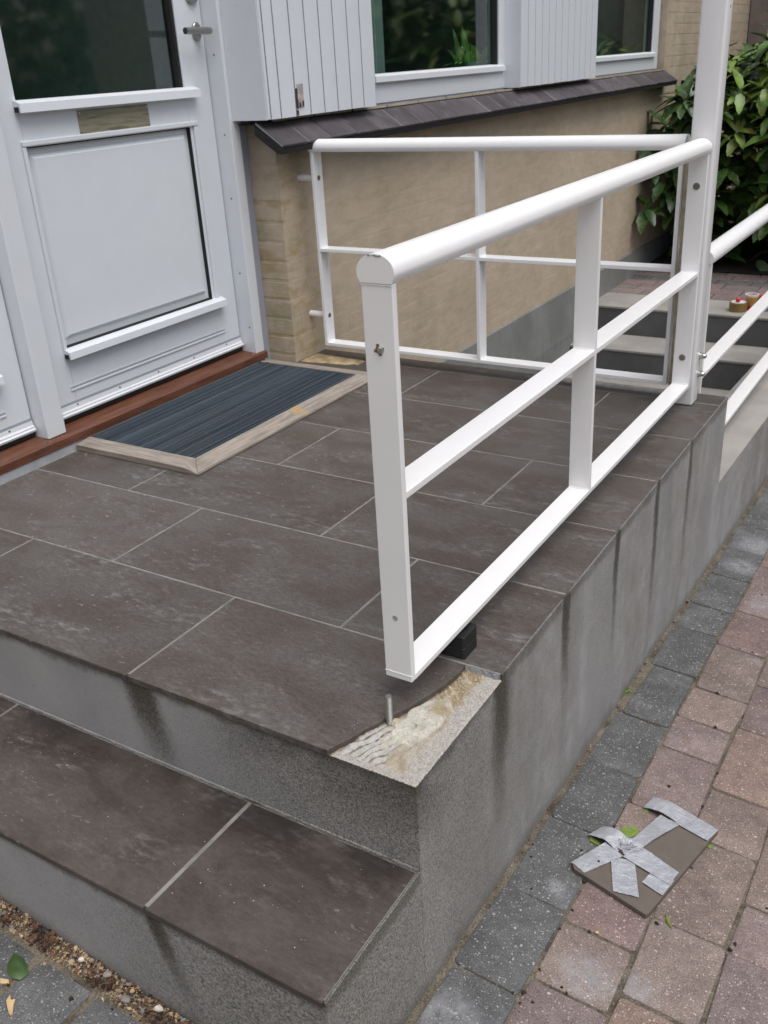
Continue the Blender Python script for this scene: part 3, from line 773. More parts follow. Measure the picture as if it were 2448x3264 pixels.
bm = bmesh.new(); prism(bm, [(-1.6, -2.0), (-1.424, -2.0), (-1.424, -0.56), (-1.449, -0.303), (-1.452, -0.301), (-1.6, -0.301)], 'y', 1.889, 9.0); recalc(bm)
link('plinth', mesh(bm), MAT['plinth'], house)
# upper wall, out of frame
bm = bmesh.new()
bx(bm, -1.9, -1.58, -3.5, 2.3, 2.12, 2.75); bx(bm, -1.9, -1.50, 2.3, 5.97, 2.05, 2.75); bx(bm, -1.9, -1.58, -3.5, -0.35, -0.35, 2.12)
link('upper_wall', mesh(bm), MAT['wall'], house)
# threshold
bm = bmesh.new(); prism(bm, [(-1.545, 0.024), (-1.545, 0.046), (-1.549, 0.050), (-1.70, 0.062), (-1.70, 0.0), (-1.56, 0.0), (-1.56, 0.024)], 'y', -0.4, 1.648); recalc(bm)
link('door_threshold', mesh(bm), MAT['mahogany'], house)
box('base_strip', MAT['base_strip'], house, -1.565, -1.5475, -0.4, 1.60, -0.01, 0.0235, 0.001)
# ---- doors
XD = -1.62
def door(y0, y1, handle, letter, name, label):
    d = empty(name, (XD, y0, 0.07), parent=house); d['label'] = label
    P = 'door_paint'
    bm = bmesh.new()
    # stiles and rails round the lower panel and glass
    ya, yb = y0+0.082, y1-0.117+0.0   # opening edges
    bx(bm, XD-0.05, XD, y0, ya, 0.098, 2.05, 0.002); bx(bm, XD-0.05, XD, yb, y1, 0.098, 2.05, 0.002)
    bx(bm, XD-0.05, XD-0.0002, ya, yb, 0.098, 0.252); bx(bm, XD-0.05, XD-0.0002, ya, yb, 0.806, 0.914); bx(bm, XD-0.05, XD-0.0002, ya, yb, 1.93, 2.05)
    link('door_leaf', mesh(bm), MAT[P], d)
    # recessed bead, field and raised centre
    bm = bmesh.new()
    bx(bm, XD-0.03, XD-0.014, ya+0.001, yb-0.001, 0.2522, 0.8058)
    # raised field with chamfer
    fy0, fy1, fz0, fz1 = ya+0.024, yb-0.030, 0.300, 0.776
    q = 0.012
    A = [bm.verts.new(p) for p in ((XD-0.014, fy0-q, fz0-q), (XD-0.014, fy1+q, fz0-q), (XD-0.014, fy1+q, fz1+q), (XD-0.014, fy0-q, fz1+q))]
    B = [bm.verts.new(p) for p in ((XD-0.003, fy0, fz0), (XD-0.003, fy1, fz0), (XD-0.003, fy1, fz1), (XD-0.003, fy0, fz1))]
    bm.faces.new(B)
    for i in range(4): bm.faces.new((A[i], A[(i+1) % 4], B[(i+1) % 4], B[i]))
    recalc(bm)
    link('door_panel', mesh(bm), MAT[P], d)
    # planted moulding round the panel
    bm = bmesh.new()
    bx(bm, XD, XD+0.009, ya-0.013, yb+0.030, 0.8075, 0.8225, 0.003, 2)
    bx(bm, XD, XD+0.007, ya-0.013, ya-0.001, 0.262, 0.8073, 0.002); bx(bm, XD, XD+0.007, yb+0.012, yb+0.030, 0.262, 0.8073, 0.002)
    link('panel_moulding', mesh(bm), MAT[P], d)
    # weather bars
    for nm, za, zb, e in (('drip_rail', 0.238, 0.262, 0.041), ('drip_rail', 0.890, 0.916, 0.041)):
        t = bmesh.new()
        prism(t, [(XD, za+0.004), (XD, zb+0.004), (XD+0.008, zb+0.003), (XD+0.026, zb-0.004), (XD+0.028, za), (XD+0.022, za), (XD+0.021, za+0.006), (XD+0.004, za+0.009)], 'y', ya-0.013, yb+e); recalc(t)
        link(nm, mesh(t), MAT[P], d)
    # black end caps visible at the left ends
    for za in (0.238, 0.890): box('end_cap', MAT['black_gap'], d, XD+0.004, XD+0.021, ya-0.0142, ya-0.0132, za+0.001, za+0.014)
    # groove in the kicking rail: built from two lips
    bm = bmesh.new()
    bx(bm, XD, XD+0.0035, ya-0.014, yb+0.04, 0.1405, 0.1475, 0.0020, 2); bx(bm, XD, XD+0.0012, ya-0.014, yb+0.04, 0.154, 0.156)
    link('kick_groove', mesh(bm), MAT[P], d)
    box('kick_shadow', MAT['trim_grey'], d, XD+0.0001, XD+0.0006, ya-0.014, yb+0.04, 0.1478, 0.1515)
    # black strips: panel gaps, plus shade painted along its top and below the door
    box('panel_gap_shade', MAT['black_gap'], d, XD-0.0138, XD-0.0006, yb-0.0032, yb-0.0004, 0.2665, 0.8055)
    box('panel_gap_shade', MAT['black_gap'], d, XD-0.0138, XD-0.0005, ya+0.0004, yb-0.0004, 0.2524, 0.2700)
    box('panel_gap_shade', MAT['black_gap'], d, XD-0.0138, XD-0.0005, ya+0.0004, yb-0.0034, 0.8030, 0.8057)  # black strip painted in as shade below the recess's upper edge
    box('door_gap_shade', MAT['black_gap'], d, XD-0.045, XD+0.006, y0+0.002, y1-0.002, 0.0605, 0.0738)  # black box in place of the shadow under the leaf
    box('strip_backing', MAT['trim_grey'], d, XD+0.0001, XD+0.0018, y0+0.002, y1-0.002, 0.1045, 0.1120)
    # bottom aluminium weather strip
    bm = bmesh.new()
    prism(bm, [(XD-0.045, 0.074), (XD+0.012, 0.074), (XD+0.014, 0.080), (XD+0.009, 0.084), (XD+0.009, 0.088), (XD+0.004, 0.092), (XD+0.002, 0.104), (XD+0.0, 0.1045), (XD-0.045, 0.1045)], 'y', y0+0.001, y1-0.001); recalc(bm)
    s = link('weather_strip', mesh(bm), MAT['frame_paint'], d)
    bm = bmesh.new()
    for i in range(5):
        yy = y0+0.08+(y1-y0-0.16)*i/4; lathe(bm, [(0.0032, 0), (0.0032, 0.0012), (0.0, 0.0018)], (XD+0.0025, yy, 0.099), (1, 0, 0), 8)
    link('strip_screws', mesh(bm), MAT['dark_steel'], s)
    # glass with black gasket
    bm = bmesh.new(); bx(bm, XD-0.026, XD-0.022, ya+0.001, yb-0.001, 0.915, 1.929)
    link('glass_pane', mesh(bm), MAT['glass'], d)
    bm = bmesh.new()
    bx(bm, XD-0.036, XD-0.006, yb-0.012, yb-0.0005, 0.915, 1.93)
    link('gasket', mesh(bm), MAT['black_gap'], d)
    if letter:
        t = bmesh.new(); bx(t, XD, XD+0.0025, 1.036, 1.3095, 0.8215, 0.8825, 0.0008)
        l = link('letter_plate', mesh(t), MAT['brass'], d)
        t = bmesh.new()
        for yy in (1.043, 1.303):
            for zz in (0.830, 0.876): lathe(t, [(0.0032, 0), (0.0030, 0.0014), (0.0, 0.0020)], (XD+0.0025, yy, zz), (1, 0, 0), 10)
        # plate screws belong to the door
        link('plate_screws', mesh(t, True), MAT['steel'], d)
    if handle:
        t = bmesh.new()
        lathe(t, [(0.0, 0.0), (0.0255, 0.0), (0.0265, 0.002), (0.0265, 0.007), (0.0245, 0.009), (0.012, 0.010), (0.010, 0.012), (0.0095, 0.045), (0.0, 0.045)], (XD, 1.564, 1.072), (1, 0, 0), 28)
        bmesh.ops.scale(t, vec=(1, 0.72, 1.0), space=Matrix.Translation((-XD, -1.564, -1.072)), verts=[v for v in t.verts if v.co.x < XD+0.0105])
        tube(t, [(XD+0.046, 1.578, 1.072), (XD+0.049, 1.560, 1.072), (XD+0.050, 1.52, 1.072), (XD+0.050, 1.462, 1.072)], [0.0095, 0.0105, 0.010, 0.0095], 16)
        link('door_handle', mesh(t, True), MAT['satin_steel'], d)
        t = bmesh.new()
        lathe(t, [(0.0, 0.0), (0.0255, 0.0), (0.0265, 0.002), (0.0265, 0.007), (0.0245, 0.010), (0.0, 0.010)], (XD, 1.560, 1.172), (1, 0, 0), 28)
        link('lock_rosette', mesh(t, True), MAT['satin_steel'], d)
door(0.761, 1.599, True, True, 'front_door', 'right-hand white front door with brass letter plate and steel lever handle')
door(-0.20, 0.676, False, False, 'front_door', 'left-hand white door, only its lower right corner in view')
# frame posts
bm = bmesh.new(); bx(bm, -1.70, -1.568, 0.680, 0.744, 0.052, 2.12, 0.0025)
link('door_mullion', mesh(bm), MAT['frame_paint'], house)
bm = bmesh.new(); bx(bm, -1.70, -1.556, 1.602, 1.647, 0.046, 2.12, 0.0025)
jm = link('door_jamb', mesh(bm), MAT['frame_paint'], house)
bm = bmesh.new(); bx(bm, -1.70, -1.58, -0.30, 1.64, 2.052, 2.12)
link('door_head', mesh(bm), MAT['frame_paint'], house)
bm = bmesh.new(); bx(bm, -1.70, -1.60, 1.648, 1.6605, 0.0, 0.80); bx(bm, -1.6, -1.574, 1.648, 1.699, 0.0, 0.8)
link('jamb_seal', mesh(bm), MAT['trim_grey'], house)
bm = bmesh.new()
for x, zz in ((-1.590, 1.005), (-1.585, 0.772), (-1.588, 0.575), (-1.590, 0.330), (-1.575, 0.142)):
    lathe(bm, [(0.0035, 0), (0.0030, 0.001), (0.0, 0.0012)], (x, 1.602, zz), (0, -1, 0), 8)
link('jamb_screws', mesh(bm), MAT['dark_steel'], jm)

# ---- board panels between the windows
def boards(edges, y0, y1, label):
    p = empty('board_panel', (-1.45, y0, 0.81), parent=house); p['label'] = label
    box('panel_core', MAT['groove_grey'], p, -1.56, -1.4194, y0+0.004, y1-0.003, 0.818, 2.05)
    box('side_board', MAT['board_paint'], p, -1.555, -1.4175, y0, y0+0.0035, 0.8115, 2.05)
    for a, b in zip(edges, edges[1:]):
        t = bmesh.new(); dz = random.uniform(0, 0.0015)
        prism(t, [(-1.430, a+0.0026), (-1.4205, a+0.0026), (-1.4175, a+0.0046), (-1.4175, b-0.0046), (-1.4205, b-0.0026), (-1.430, b-0.0026)], 'z', 0.8115+dz, 2.05)
        recalc(t); link('board', mesh(t), MAT['board_paint'], p)
    return p
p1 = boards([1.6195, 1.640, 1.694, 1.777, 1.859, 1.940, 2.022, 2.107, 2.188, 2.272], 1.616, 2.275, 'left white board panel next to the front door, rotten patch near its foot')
# rotten, repaired patch
t = bmesh.new(); bx(t, -1.4172, -1.4145, 1.7855, 1.8185, 0.838, 0.908, 0.001); link('repair_patch', mesh(t), MAT['bare_wood'], p1)
t = bmesh.new()
for (a, b, c_, d_) in ((1.7775, 1.7850, 0.835, 0.895), (1.790, 1.800, 0.838, 0.852), (1.807, 1.8165, 0.840, 0.857), (1.7775, 1.784, 0.815, 0.83)): bx(t, -1.4174, -1.4136, a, b, c_, d_, 0.0008)
link('rot_hole', mesh(t), MAT['rot'], p1)
e2 = [3.556+i*0.0835 for i in range(13)]
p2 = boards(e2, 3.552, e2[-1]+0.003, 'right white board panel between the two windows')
box('corner_post', MAT['board_paint'], house, -1.56, -1.44, 1.6601, 1.6990, 0.82, 2.05)

# ---- windows
def window(y0, y1, label):
    wn = empty('window', (-1.5, y0, 0.81), parent=house); wn['label'] = label
    X = -1.50
    bm = bmesh.new()
    bx(bm, X-0.06, X, y0, y1, 0.8115, 0.8795, 0.003); bx(bm, X-0.06, X-0.0004, y1-0.118, y1, 0.8797, 2.05, 0.003); bx(bm, X-0.06, X-0.0004, y0, y0+0.10, 0.8797, 2.05, 0.003)
    bx(bm, X-0.06, X-0.0006, y0+0.10, y1-0.118, 1.98, 2.05)
    link('window_frame', mesh(bm), MAT['frame_paint'], wn)
    t = bmesh.new(); prism(t, [(X-0.04, 0.8797), (X-0.04, 0.9165), (X-0.004, 0.914), (X+0.014, 0.907), (X+0.015, 0.887), (X+0.010, 0.887), (X+0.008, 0.892), (X+0.001, 0.893), (X-0.003, 0.8797)], 'y', y0+0.102, y1-0.080); recalc(t)
    link('glazing_bar', mesh(t), MAT['frame_paint'], wn)
    t = bmesh.new(); bx(t, X-0.036, X-0.032, y0+0.10, y1-0.118, 0.914, 1.98); link('window_pane', mesh(t), MAT['glass'], wn)
    t = bmesh.new(); bx(t, X-0.040, X-0.010, y1-0.132, y1-0.1185, 0.916, 1.98); link('gasket', mesh(t), MAT['black_gap'], wn)
    t = bmesh.new(); bx(t, X-0.055, X-0.002, y0+0.02, y1-0.005, 0.801, 0.811); link('lead_flashing', mesh(t), MAT['lead_flash'], wn)
window(2.285, 3.618, 'left window with a leafy green plant inside')
window(4.562, 5.948, 'right window reflecting the shrubs')
# dark gap below boards
box('under_gap', MAT['black_gap'], house, -1.555, -1.455, 1.64, 5.96, 0.7955, 0.8005)
# ---- slate sill
sill = empty('slate_sill', (-1.42, 3.7, 0.76), parent=house)
slopeA = Vector((-1.470, 0, 0.806)); slopeB = Vector((-1.366, 0, 0.736))
dirv = (slopeB-slopeA); L = dirv.length; dirv.normalize(); nv = Vector((-dirv.z, 0, dirv.x))*1.0
if nv.z < 0: nv = -nv
def slate_piece(y0, y1, lift, tw):
    t = bmesh.new(); th = 0.010
    A = slopeA + nv*lift; B = slopeB + nv*lift
    pts = []
    for yy in (y0, y1):
        for P, off in ((A, 0), (B, 0), (B, -th), (A, -th)):
            pts.append(t.verts.new((P + nv*off + Vector((0, yy, tw*(yy-y0))))))
    a, b = pts[:4], pts[4:]
    t.faces.new(a); t.faces.new(b[::-1])
    for i in range(4): t.faces.new((a[i], b[i], b[(i+1) % 4], a[(i+1) % 4]))
    recalc(t); bmesh.ops.bevel(t, geom=t.edges[:], offset=0.0012, segments=1, affect='EDGES')
    link('slate', mesh(t), MAT['slate'], sill)
jy = [1.619, 1.765, 1.897, 2.058, 2.213, 2.366, 2.52, 2.67, 2.818, 2.972, 3.12, 3.27, 3.42]
while jy[-1] < 5.75: jy.append(jy[-1] + 0.15)
jy.append(5.99)
for i, (a, b) in enumerate(zip(jy, jy[1:])):
    slate_piece(a+0.0034, b-0.0034, random.uniform(0, 0.0022), random.uniform(-0.008, 0.008))
bm = bmesh.new()
A = slopeA - nv*0.0015; B = slopeB - nv*0.0015 - dirv*0.002
prism(bm, [(A.x, A.z), (B.x, B.z), (B.x-0.004, B.z-0.004), (A.x, A.z-0.006)], 'y', 1.622, 5.985); recalc(bm)
link('slate_joints', mesh(bm), MAT['lead_flash'], sill)
bm = bmesh.new()
A = slopeA - nv*0.0105; B = slopeB - nv*0.0105
prism(bm, [(A.x, A.z), (B.x+0.001, B.z), (B.x-0.002, B.z-0.017), (B.x-0.022, B.z-0.014), (A.x, A.z-0.03)], 'y', 1.6195, 5.99); recalc(bm)
link('sill_bed', mesh(bm), MAT['black_gap'], sill)

# ---- rooms behind the glass
bm = bmesh.new()
def room(x0, x1, y0, y1, z0, z1):
    bx(bm, x0, x0+0.02, y0, y1, z0, z1); bx(bm, x0, x1, y0, y0+0.02, z0, z1); bx(bm, x0, x1, y1-0.02, y1, z0, z1); bx(bm, x0, x1, y0, y1, z0-0.02, z0-0.001); bx(bm, x0, x1, y0, y1, z1+0.001, z1+0.02)
room(-4.2, -1.77, 2.28, 6.1, 0.0, 2.4); room(-4.2, -1.72, -0.5, 1.68, 0.0, 2.4)
link('room', mesh(bm), MAT['room_dark'], house)
bm = bmesh.new(); V = []
for i in range(40):
    y = 2.58 + 0.15*i/39; x = -1.66 + 0.014*math.sin(i*1.3); V.append((bm.verts.new((x, y, 0.86)), bm.verts.new((x, y, 2.0))))
for a, b in zip(V, V[1:]): bm.faces.new((a[0], b[0], b[1], a[1]))
link('curtain', mesh(bm, True), MAT['curtain'], house)
bm = bmesh.new(); bx(bm, -1.80, -1.562, 2.3, 5.96, 0.84, 0.862); link('inner_window_board', mesh(bm), MAT['room_dark'], house)

# ---- plant in the room
def blade(bm, o, d, up, ln, wd, droop, n=5, fold=0.25):
    o = Vector(o); d = Vector(d).normalized(); up = Vector(up).normalized(); s = d.cross(up)
    if s.length < 1e-4: s = d.orthogonal()
    s.normalize(); up = s.cross(d)
    prev = None
    for i in range(n+1):
        t = i/n; c_ = o + d*ln*t + Vector((0, 0, -droop*ln*t*t)) ; w_ = wd*0.5*math.sin(math.pi*min(1, t**0.8*0.98+0.02))**0.8 if i < n else 0.0008
        k = (bm.verts.new(c_ - s*w_ + up*w_*fold), bm.verts.new(c_), bm.verts.new(c_ + s*w_ + up*w_*fold))
        if prev: bm.faces.new((prev[0], prev[1], k[1], k[0])); bm.faces.new((prev[1], prev[2], k[2], k[1]))
        prev = k
rr = random.Random(3)
plant = empty('potted_plant', (-1.62, 3.42, 0.862), 'leafy bright green house plant standing behind the glass of the left window', 'plant')
bm = bmesh.new()
for i in range(46):
    a = rr.uniform(0, 2*math.pi); e = rr.uniform(0.0, 1.3)
    d = Vector((math.cos(a)*math.cos(e)*0.22, math.sin(a)*math.cos(e)*1.3, 0.10+math.sin(e)*0.55))
    blade(bm, (-1.63, 3.44+rr.uniform(-.10, .12), 0.905), d, (0, 0, 1), rr.uniform(0.14, 0.25), rr.uniform(0.020, 0.034), rr.uniform(0.1, 0.5))
link('foliage', mesh(bm, True), MAT['room_plant'], plant)
bm = bmesh.new(); lathe(bm, [(0.035, 0), (0.05, 0.07), (0.047, 0.07), (0.0, 0.062)], (-1.63, 3.42, 0.8622), (0, 0, 1), 20)
link('pot', mesh(bm, True), MAT['room_dark'], plant)

# ------------------------------------------------------------------ doormat
mat_ = empty('doormat', (-1.31, 1.20, 0.0), 'dark blue ribbed doormat in a weathered wooden frame in front of the door', 'doormat')
x0, x1, y0, y1 = -1.543, -1.085, 0.747, 1.652
fw = 0.052; zt = 0.024
def strip(name, pts_out, pts_in, idx):
    """bevelled frame strip: outer edge low, inner edge high"""
    t = bmesh.new()
    (a, b), (c_, d_) = pts_out, pts_in
    V = [t.verts.new(p) for p in ((*a, 0.0006), (*b, 0.0006), (*d_, 0.0006), (*c_, 0.0006), (*a, 0.007), (*b, 0.007), (*d_, zt), (*c_, zt))]
    # flat crown two thirds in
    for f in ((0, 1, 5, 4), (3, 2, 6, 7), (4, 5, 6, 7), (0, 3, 7, 4), (1, 2, 6, 5), (0, 1, 2, 3)): t.faces.new([V[i] for i in f])
    recalc(t); bmesh.ops.bevel(t, geom=t.edges[:], offset=0.0015, segments=2, affect='EDGES')
    o = link(name, mesh(t), MAT['pine'], mat_); o.pass_index = idx; return o
q = 0.0007
strip('frame_strip', ((x1, y0+q), (x1, y1-q)), ((x1-fw, y0+fw+q), (x1-fw, y1-fw-q)), 0)
sy = 0.040
t = bmesh.new()
for (ya, yb) in ((y0, y0+sy),):
    pass
def end_strip(ya, yb, flip):
    t = bmesh.new()
    yo, yi = (ya, yb) if not flip else (yb, ya)
    # x from wall side to mitre at the front corner
    P = [((x0, yo), 0.017), ((x1-fw*0.95, yo), 0.017), ((x1, yo), 0.006), ((x1-fw, yi), zt), ((x0, yi), zt)]
    lo = [t.verts.new((*p, 0.0006)) for p, z in P]; hi = [t.verts.new((*p, z)) for p, z in P]
    t.faces.new(lo); t.faces.new([hi[0], hi[1], hi[3], hi[4]]); t.faces.new([hi[1], hi[2], hi[3]])
    n = len(P)
    for i in range(n): t.faces.new((lo[i], lo[(i+1) % n], hi[(i+1) % n], hi[i]))
    recalc(t); bmesh.ops.bevel(t, geom=[e for e in t.edges if e.calc_length() > 0.02], offset=0.001, segments=1, affect='EDGES')
    o = link('frame_strip', mesh(t), MAT['pine'], mat_); o.pass_index = 1
end_strip(y0, y0+fw, False); end_strip(y1-fw, y1, True)
# ribbed carpet insert: lengthwise ribs
t = bmesh.new(); nr = 74; xa, xb = x0, x1-fw-0.001; rr = random.Random(5)
for i in range(nr):
    a = xa + (xb-xa)*i/nr; b = xa + (xb-xa)*(i+0.80)/nr; h = 0.0205+rr.uniform(-.0012, .0010)
    prev = None
    for j in range(31):
        y = y0+fw+0.001 + (y1-y0-2*fw-0.002)*j/30; hz = h + 0.0007*noise.noise(Vector((i*3.1, y*14, 0)))
        k = [t.verts.new(p) for p in ((a, y, 0.012), (a+0.001, y, hz), (b-0.001, y, hz), (b, y, 0.012))]
        if prev:
            for s_ in range(3): t.faces.new((prev[s_], prev[s_+1], k[s_+1], k[s_]))
        prev = k
bx(t, xa, xb, y0+fw, y1-fw, 0.001, 0.014)
link('carpet_insert', mesh(t), MAT['carpet'], mat_)

# ------------------------------------------------------------------ railings
def top_profile(hw=0.0295, bw=0.0245, h=0.0385):
    pts = [(-bw, 0.0), (bw, 0.0), (bw+0.002, 0.003), (hw-0.0008, 0.0085), (hw, 0.0115), (hw, 0.014)]
    for i in range(1, 12):
        a = math.pi*i/12; pts.append((math.cos(a)*hw, 0.014 + math.sin(a)*(h-0.014)))
    pts += [(-hw, 0.014), (-hw, 0.0115), (-hw+0.0008, 0.0085), (-bw-0.002, 0.003)]
    return pts
def rail_top(parent, axis, c, z, a, b, dx0=0.0):
    t = bmesh.new(); prof = top_profile()
    prism(t, [(c+p[0], z+p[1]) for p in prof], axis, a, b); recalc(t)
    me = mesh(t, True)
    return link('top_rail', me, MAT['rail_paint'], parent)
def flat(name, parent, x0, x1, y0, y1, z0, z1): return box(name, MAT['rail_paint'], parent, x0, x1, y0, y1, z0, z1, 0.0013, 2)
def weld(bm, pts, r=0.0022):
    tube(bm, pts, r, 6)

fr = empty('front_railing', (-0.108, 0.95, 0.057), 'white steel railing panel along the platform edge, unbolted near end propped on a black block', 'railing', 'white steel railings')
XA, XB = -0.1325, -0.0835
flat('post', fr, XA, XB, 0.140, 0.1515, 0.0585, 0.695)
flat('post', fr, XA, XB, 1.7450, 1.7565, 0.0585, 0.695)
flat('baluster', fr, XA, XB, 0.9385, 0.9495, 0.0690, 0.695)
flat('lower_rail', fr, XA, XB, 0.1517, 1.7448, 0.0575, 0.0688)
flat('middle_rail', fr, XA, XB, 0.1517, 0.9383, 0.3790, 0.3903)
flat('middle_rail', fr, XA, XB, 0.9497, 1.7448, 0.3790, 0.3903)
rail_top(fr, 'y', -0.108, 0.6952, 0.1385, 1.760)
bm = bmesh.new()
for y in (0.1517, 1.7448): weld(bm, [(XA+.002, y, 0.0695), (XB-.002, y, 0.0695)]); weld(bm, [(XA+.002, y, 0.3905), (XB-.002, y, 0.3905)])
for y in (0.9383, 0.9497): weld(bm, [(XA+.002, y, 0.3905), (XB-.002, y, 0.3905)]); weld(bm, [(XA+.002, y, 0.0692), (XB-.002, y, 0.0692)])
link('weld_seam', mesh(bm, True), MAT['rail_paint'], fr)
# filler line under the end cap, wavy paint edge
bm = bmesh.new(); pts = [(XA-0.001+0.051*i/24, 0.1393, 0.7000+0.0012*noise.noise(Vector((i*0.9, 0, 0)))) for i in range(25)]; weld(bm, pts, 0.0009)
pts = [(XA+0.0485*i/24, 0.1397, 0.6925+0.0016*noise.noise(Vector((i*1.1, 5, 0)))) for i in range(25)]; weld(bm, pts, 0.0007)
pts = [(XA+0.049*i/16, 0.1397, 0.0700+0.0012*noise.noise(Vector((i*0.8, 9, 0)))) for i in range(17)]; weld(bm, pts, 0.0007)
link('filler_line', mesh(bm), MAT['rail_paint'], fr)
# bare metal scratch on the cap and the bolt sockets
bm = bmesh.new()
for i in range(7):
    x = -0.118+0.003*i; bx(bm, x, x+0.0022, 0.1379, 0.1384, 0.7305+0.0008*math.sin(i), 0.7318+0.0006*math.cos(i*2))
link('paint_chip', mesh(bm), MAT['dark_steel'], fr)
bm = bmesh.new(); lathe(bm, [(0.0, 0.0), (0.0058, 0.0), (0.0058, 0.0005), (0.0, 0.0006)], (-0.1095, 0.1401, 0.604), (0, -1, 0), 14)
for k in range(4):
    a = k*math.pi/2+0.3; bx(bm, -0.1095+math.cos(a)*0.006-0.0022, -0.1095+math.cos(a)*0.006+0.0022, 0.1394, 0.14, 0.604+math.sin(a)*0.0065-0.002, 0.604+math.sin(a)*0.0065+0.002)
link('bolt_hole', mesh(bm), MAT['dark_steel'], fr)
bm = bmesh.new(); lathe(bm, [(0.0052, 0.0), (0.0050, 0.0025), (0.0040, 0.0035), (0.0, 0.0036)], (-0.1065, 0.1398, 0.6045), (0, -1, 0), 6)
link('bolt', mesh(bm), MAT['steel'], fr)
bm = bmesh.new(); lathe(bm, [(0.0048, 0.0), (0.0048, 0.0004), (0.0036, 0.0005), (0.0034, -0.002), (0.0, -0.0022)], (-0.1085, 0.1399, 0.1735), (0, -1, 0), 14)
link('bolt_hole', mesh(bm, True), MAT['aluminium'], fr)
for zz in (0.6150, 0.1480):
    bm = bmesh.new(); lathe(bm, [(0.0, 0.0005), (0.0030, 0.0005), (0.0032, 0.0018), (0.0088, 0.0016), (0.0094, 0.0), ], (-0.108, 1.7450, zz), (0, -1, 0), 18, cap=False)
    link('bolt', mesh(bm, True), MAT['dark_steel'], fr)

br = empty('back_railing', (-0.78, 1.815, 0.045), 'white steel railing panel across the back of the platform, pinned to the beige wall', 'railing', 'white steel railings')
YA, YB = 1.790, 1.840
flat('post', br, -1.391, -1.3795, YA, YB, 0.046, 0.7005); flat('post', br, -0.1715, -0.160, YA, YB, 0.046, 0.7005)
flat('baluster', br, -0.7835, -0.772, YA, YB, 0.058, 0.7005)
flat('lower_rail', br, -1.3793, -0.1717, YA, YB, 0.046, 0.0575)
flat('middle_rail', br, -1.3793, -0.7837, YA, YB, 0.377, 0.3885); flat('middle_rail', br, -0.7718, -0.1717, YA, YB, 0.377, 0.3885)
rail_top(br, 'x', 1.815, 0.7007, -1.393, -0.158)
bm = bmesh.new()
for x in (-1.3793, -0.7837, -0.7718, -0.1717):
    weld(bm, [(x, YA+.003, 0.0585), (x, YB-.003, 0.0585)]); weld(bm, [(x, YA+.003, 0.3890), (x, YB-.003, 0.3890)])
link('weld_seam', mesh(bm, True), MAT['rail_paint'], br)
for zz in (0.617, 0.151):
    bm = bmesh.new(); lathe(bm, [(0.0115, 0.0), (0.0115, 0.069)], (-1.4605, 1.815, zz), (1, 0, 0), 18); link('wall_pin', mesh(bm, True), MAT['rail_paint'], br)
    bm = bmesh.new(); lathe(bm, [(0.0085, 0.0), (0.0078, 0.0012), (0.0, 0.0013)], (-1.3793, 1.815, zz), (1, 0, 0), 16); link('bolt', mesh(bm, True), MAT['dark_steel'], br)

lr = empty('lower_railing', (-0.108, 2.7, -0.25), 'lower white steel railing running on beyond the tall post above the low wall', 'railing', 'white steel railings')
YE = 4.35
flat('post', lr, XA, XB, 1.893, 1.9045, -0.250, 0.384); flat('post', lr, XA, XB, YE, YE+0.0115, -0.250, 0.384)
flat('baluster', lr, XA, XB, 3.918, 3.929, -0.2385, 0.384)
flat('lower_rail', lr, XA, XB, 1.9047, YE-0.0002, -0.250, -0.2387)
flat('middle_rail', lr, XA, XB, 1.9047, 3.9178, 0.040, 0.0513); flat('middle_rail', lr, XA, XB, 3.9292, YE-0.0002, 0.040, 0.0513)
rail_top(lr, 'y', -0.108, 0.3842, 1.890, YE+0.014)

tp = empty('porch_post', (-0.107, 1.79, 0.0), 'tall white square steel post standing on the platform corner, rising out of the picture', 'post')
bm = bmesh.new(); bx(bm, -0.1385, -0.0735, 1.7618, 1.8215, 0.0005, 2.6, 0.006, 3); link('post_tube', mesh(bm, True), MAT['rail_paint'], tp)
box('filler_strip', MAT['old_mastic'], tp, -0.1565, -0.1395, 1.803, 1.818, 0.03, 0.72, 0.002)
for zz in (0.140, 0.086):
    bm = bmesh.new()
    lathe(bm, [(0.0, 0.0), (0.0105, 0.0), (0.0105, 0.0018), (0.0088, 0.0020), (0.0088, 0.0085), (0.0074, 0.0095), (0.0072, 0.0125), (0.0060, 0.0165), (0.0035, 0.0190), (0.0, 0.0198)], (-0.0735, 1.806, zz), (1, 0, 0), 20)
    link('cap_nut', mesh(bm, True), MAT['steel'], tp)
bm = bmesh.new(); lathe(bm, [(0.0035, 0), (0.0, 0.0008)], (-0.0735, 1.795, 1.035), (1, 0, 0), 8); link('paint_chip', mesh(bm), MAT['dark_steel'], tp)

# threaded stud left standing in the break
stud = empty('threaded_stud', (-0.112, 0.111, -0.01), 'short threaded steel stud sticking up at the broken tile edge', 'bolt')
bm = bmesh.new(); prof = [(0.0062, 0.0)]; h = 0.0
while h < 0.0535: prof += [(0.0054, h+0.0005), (0.0065, h+0.0011)]; h += 0.0018
prof += [(0.0058, h+0.0004), (0.0050, h+0.0014), (0.0, h+0.0015)]
lathe(bm, prof, (-0.1115, 0.110, -0.0105), (0.03, -0.02, 1), 18); link('stud_rod', mesh(bm, True), MAT['stud_steel'], stud)
bm = bmesh.new(); bmesh.ops.create_uvsphere(bm, u_segments=16, v_segments=8, radius=0.0105)
for v in bm.verts: v.co = Vector((v.co.x*0.9, v.co.y*0.8, v.co.z*0.55))*(1+0.35*noise.noise(v.co*120)) + Vector((-0.1015, 0.113, -0.0085))
link('resin_lump', mesh(bm, True), MAT['old_mastic'], stud)

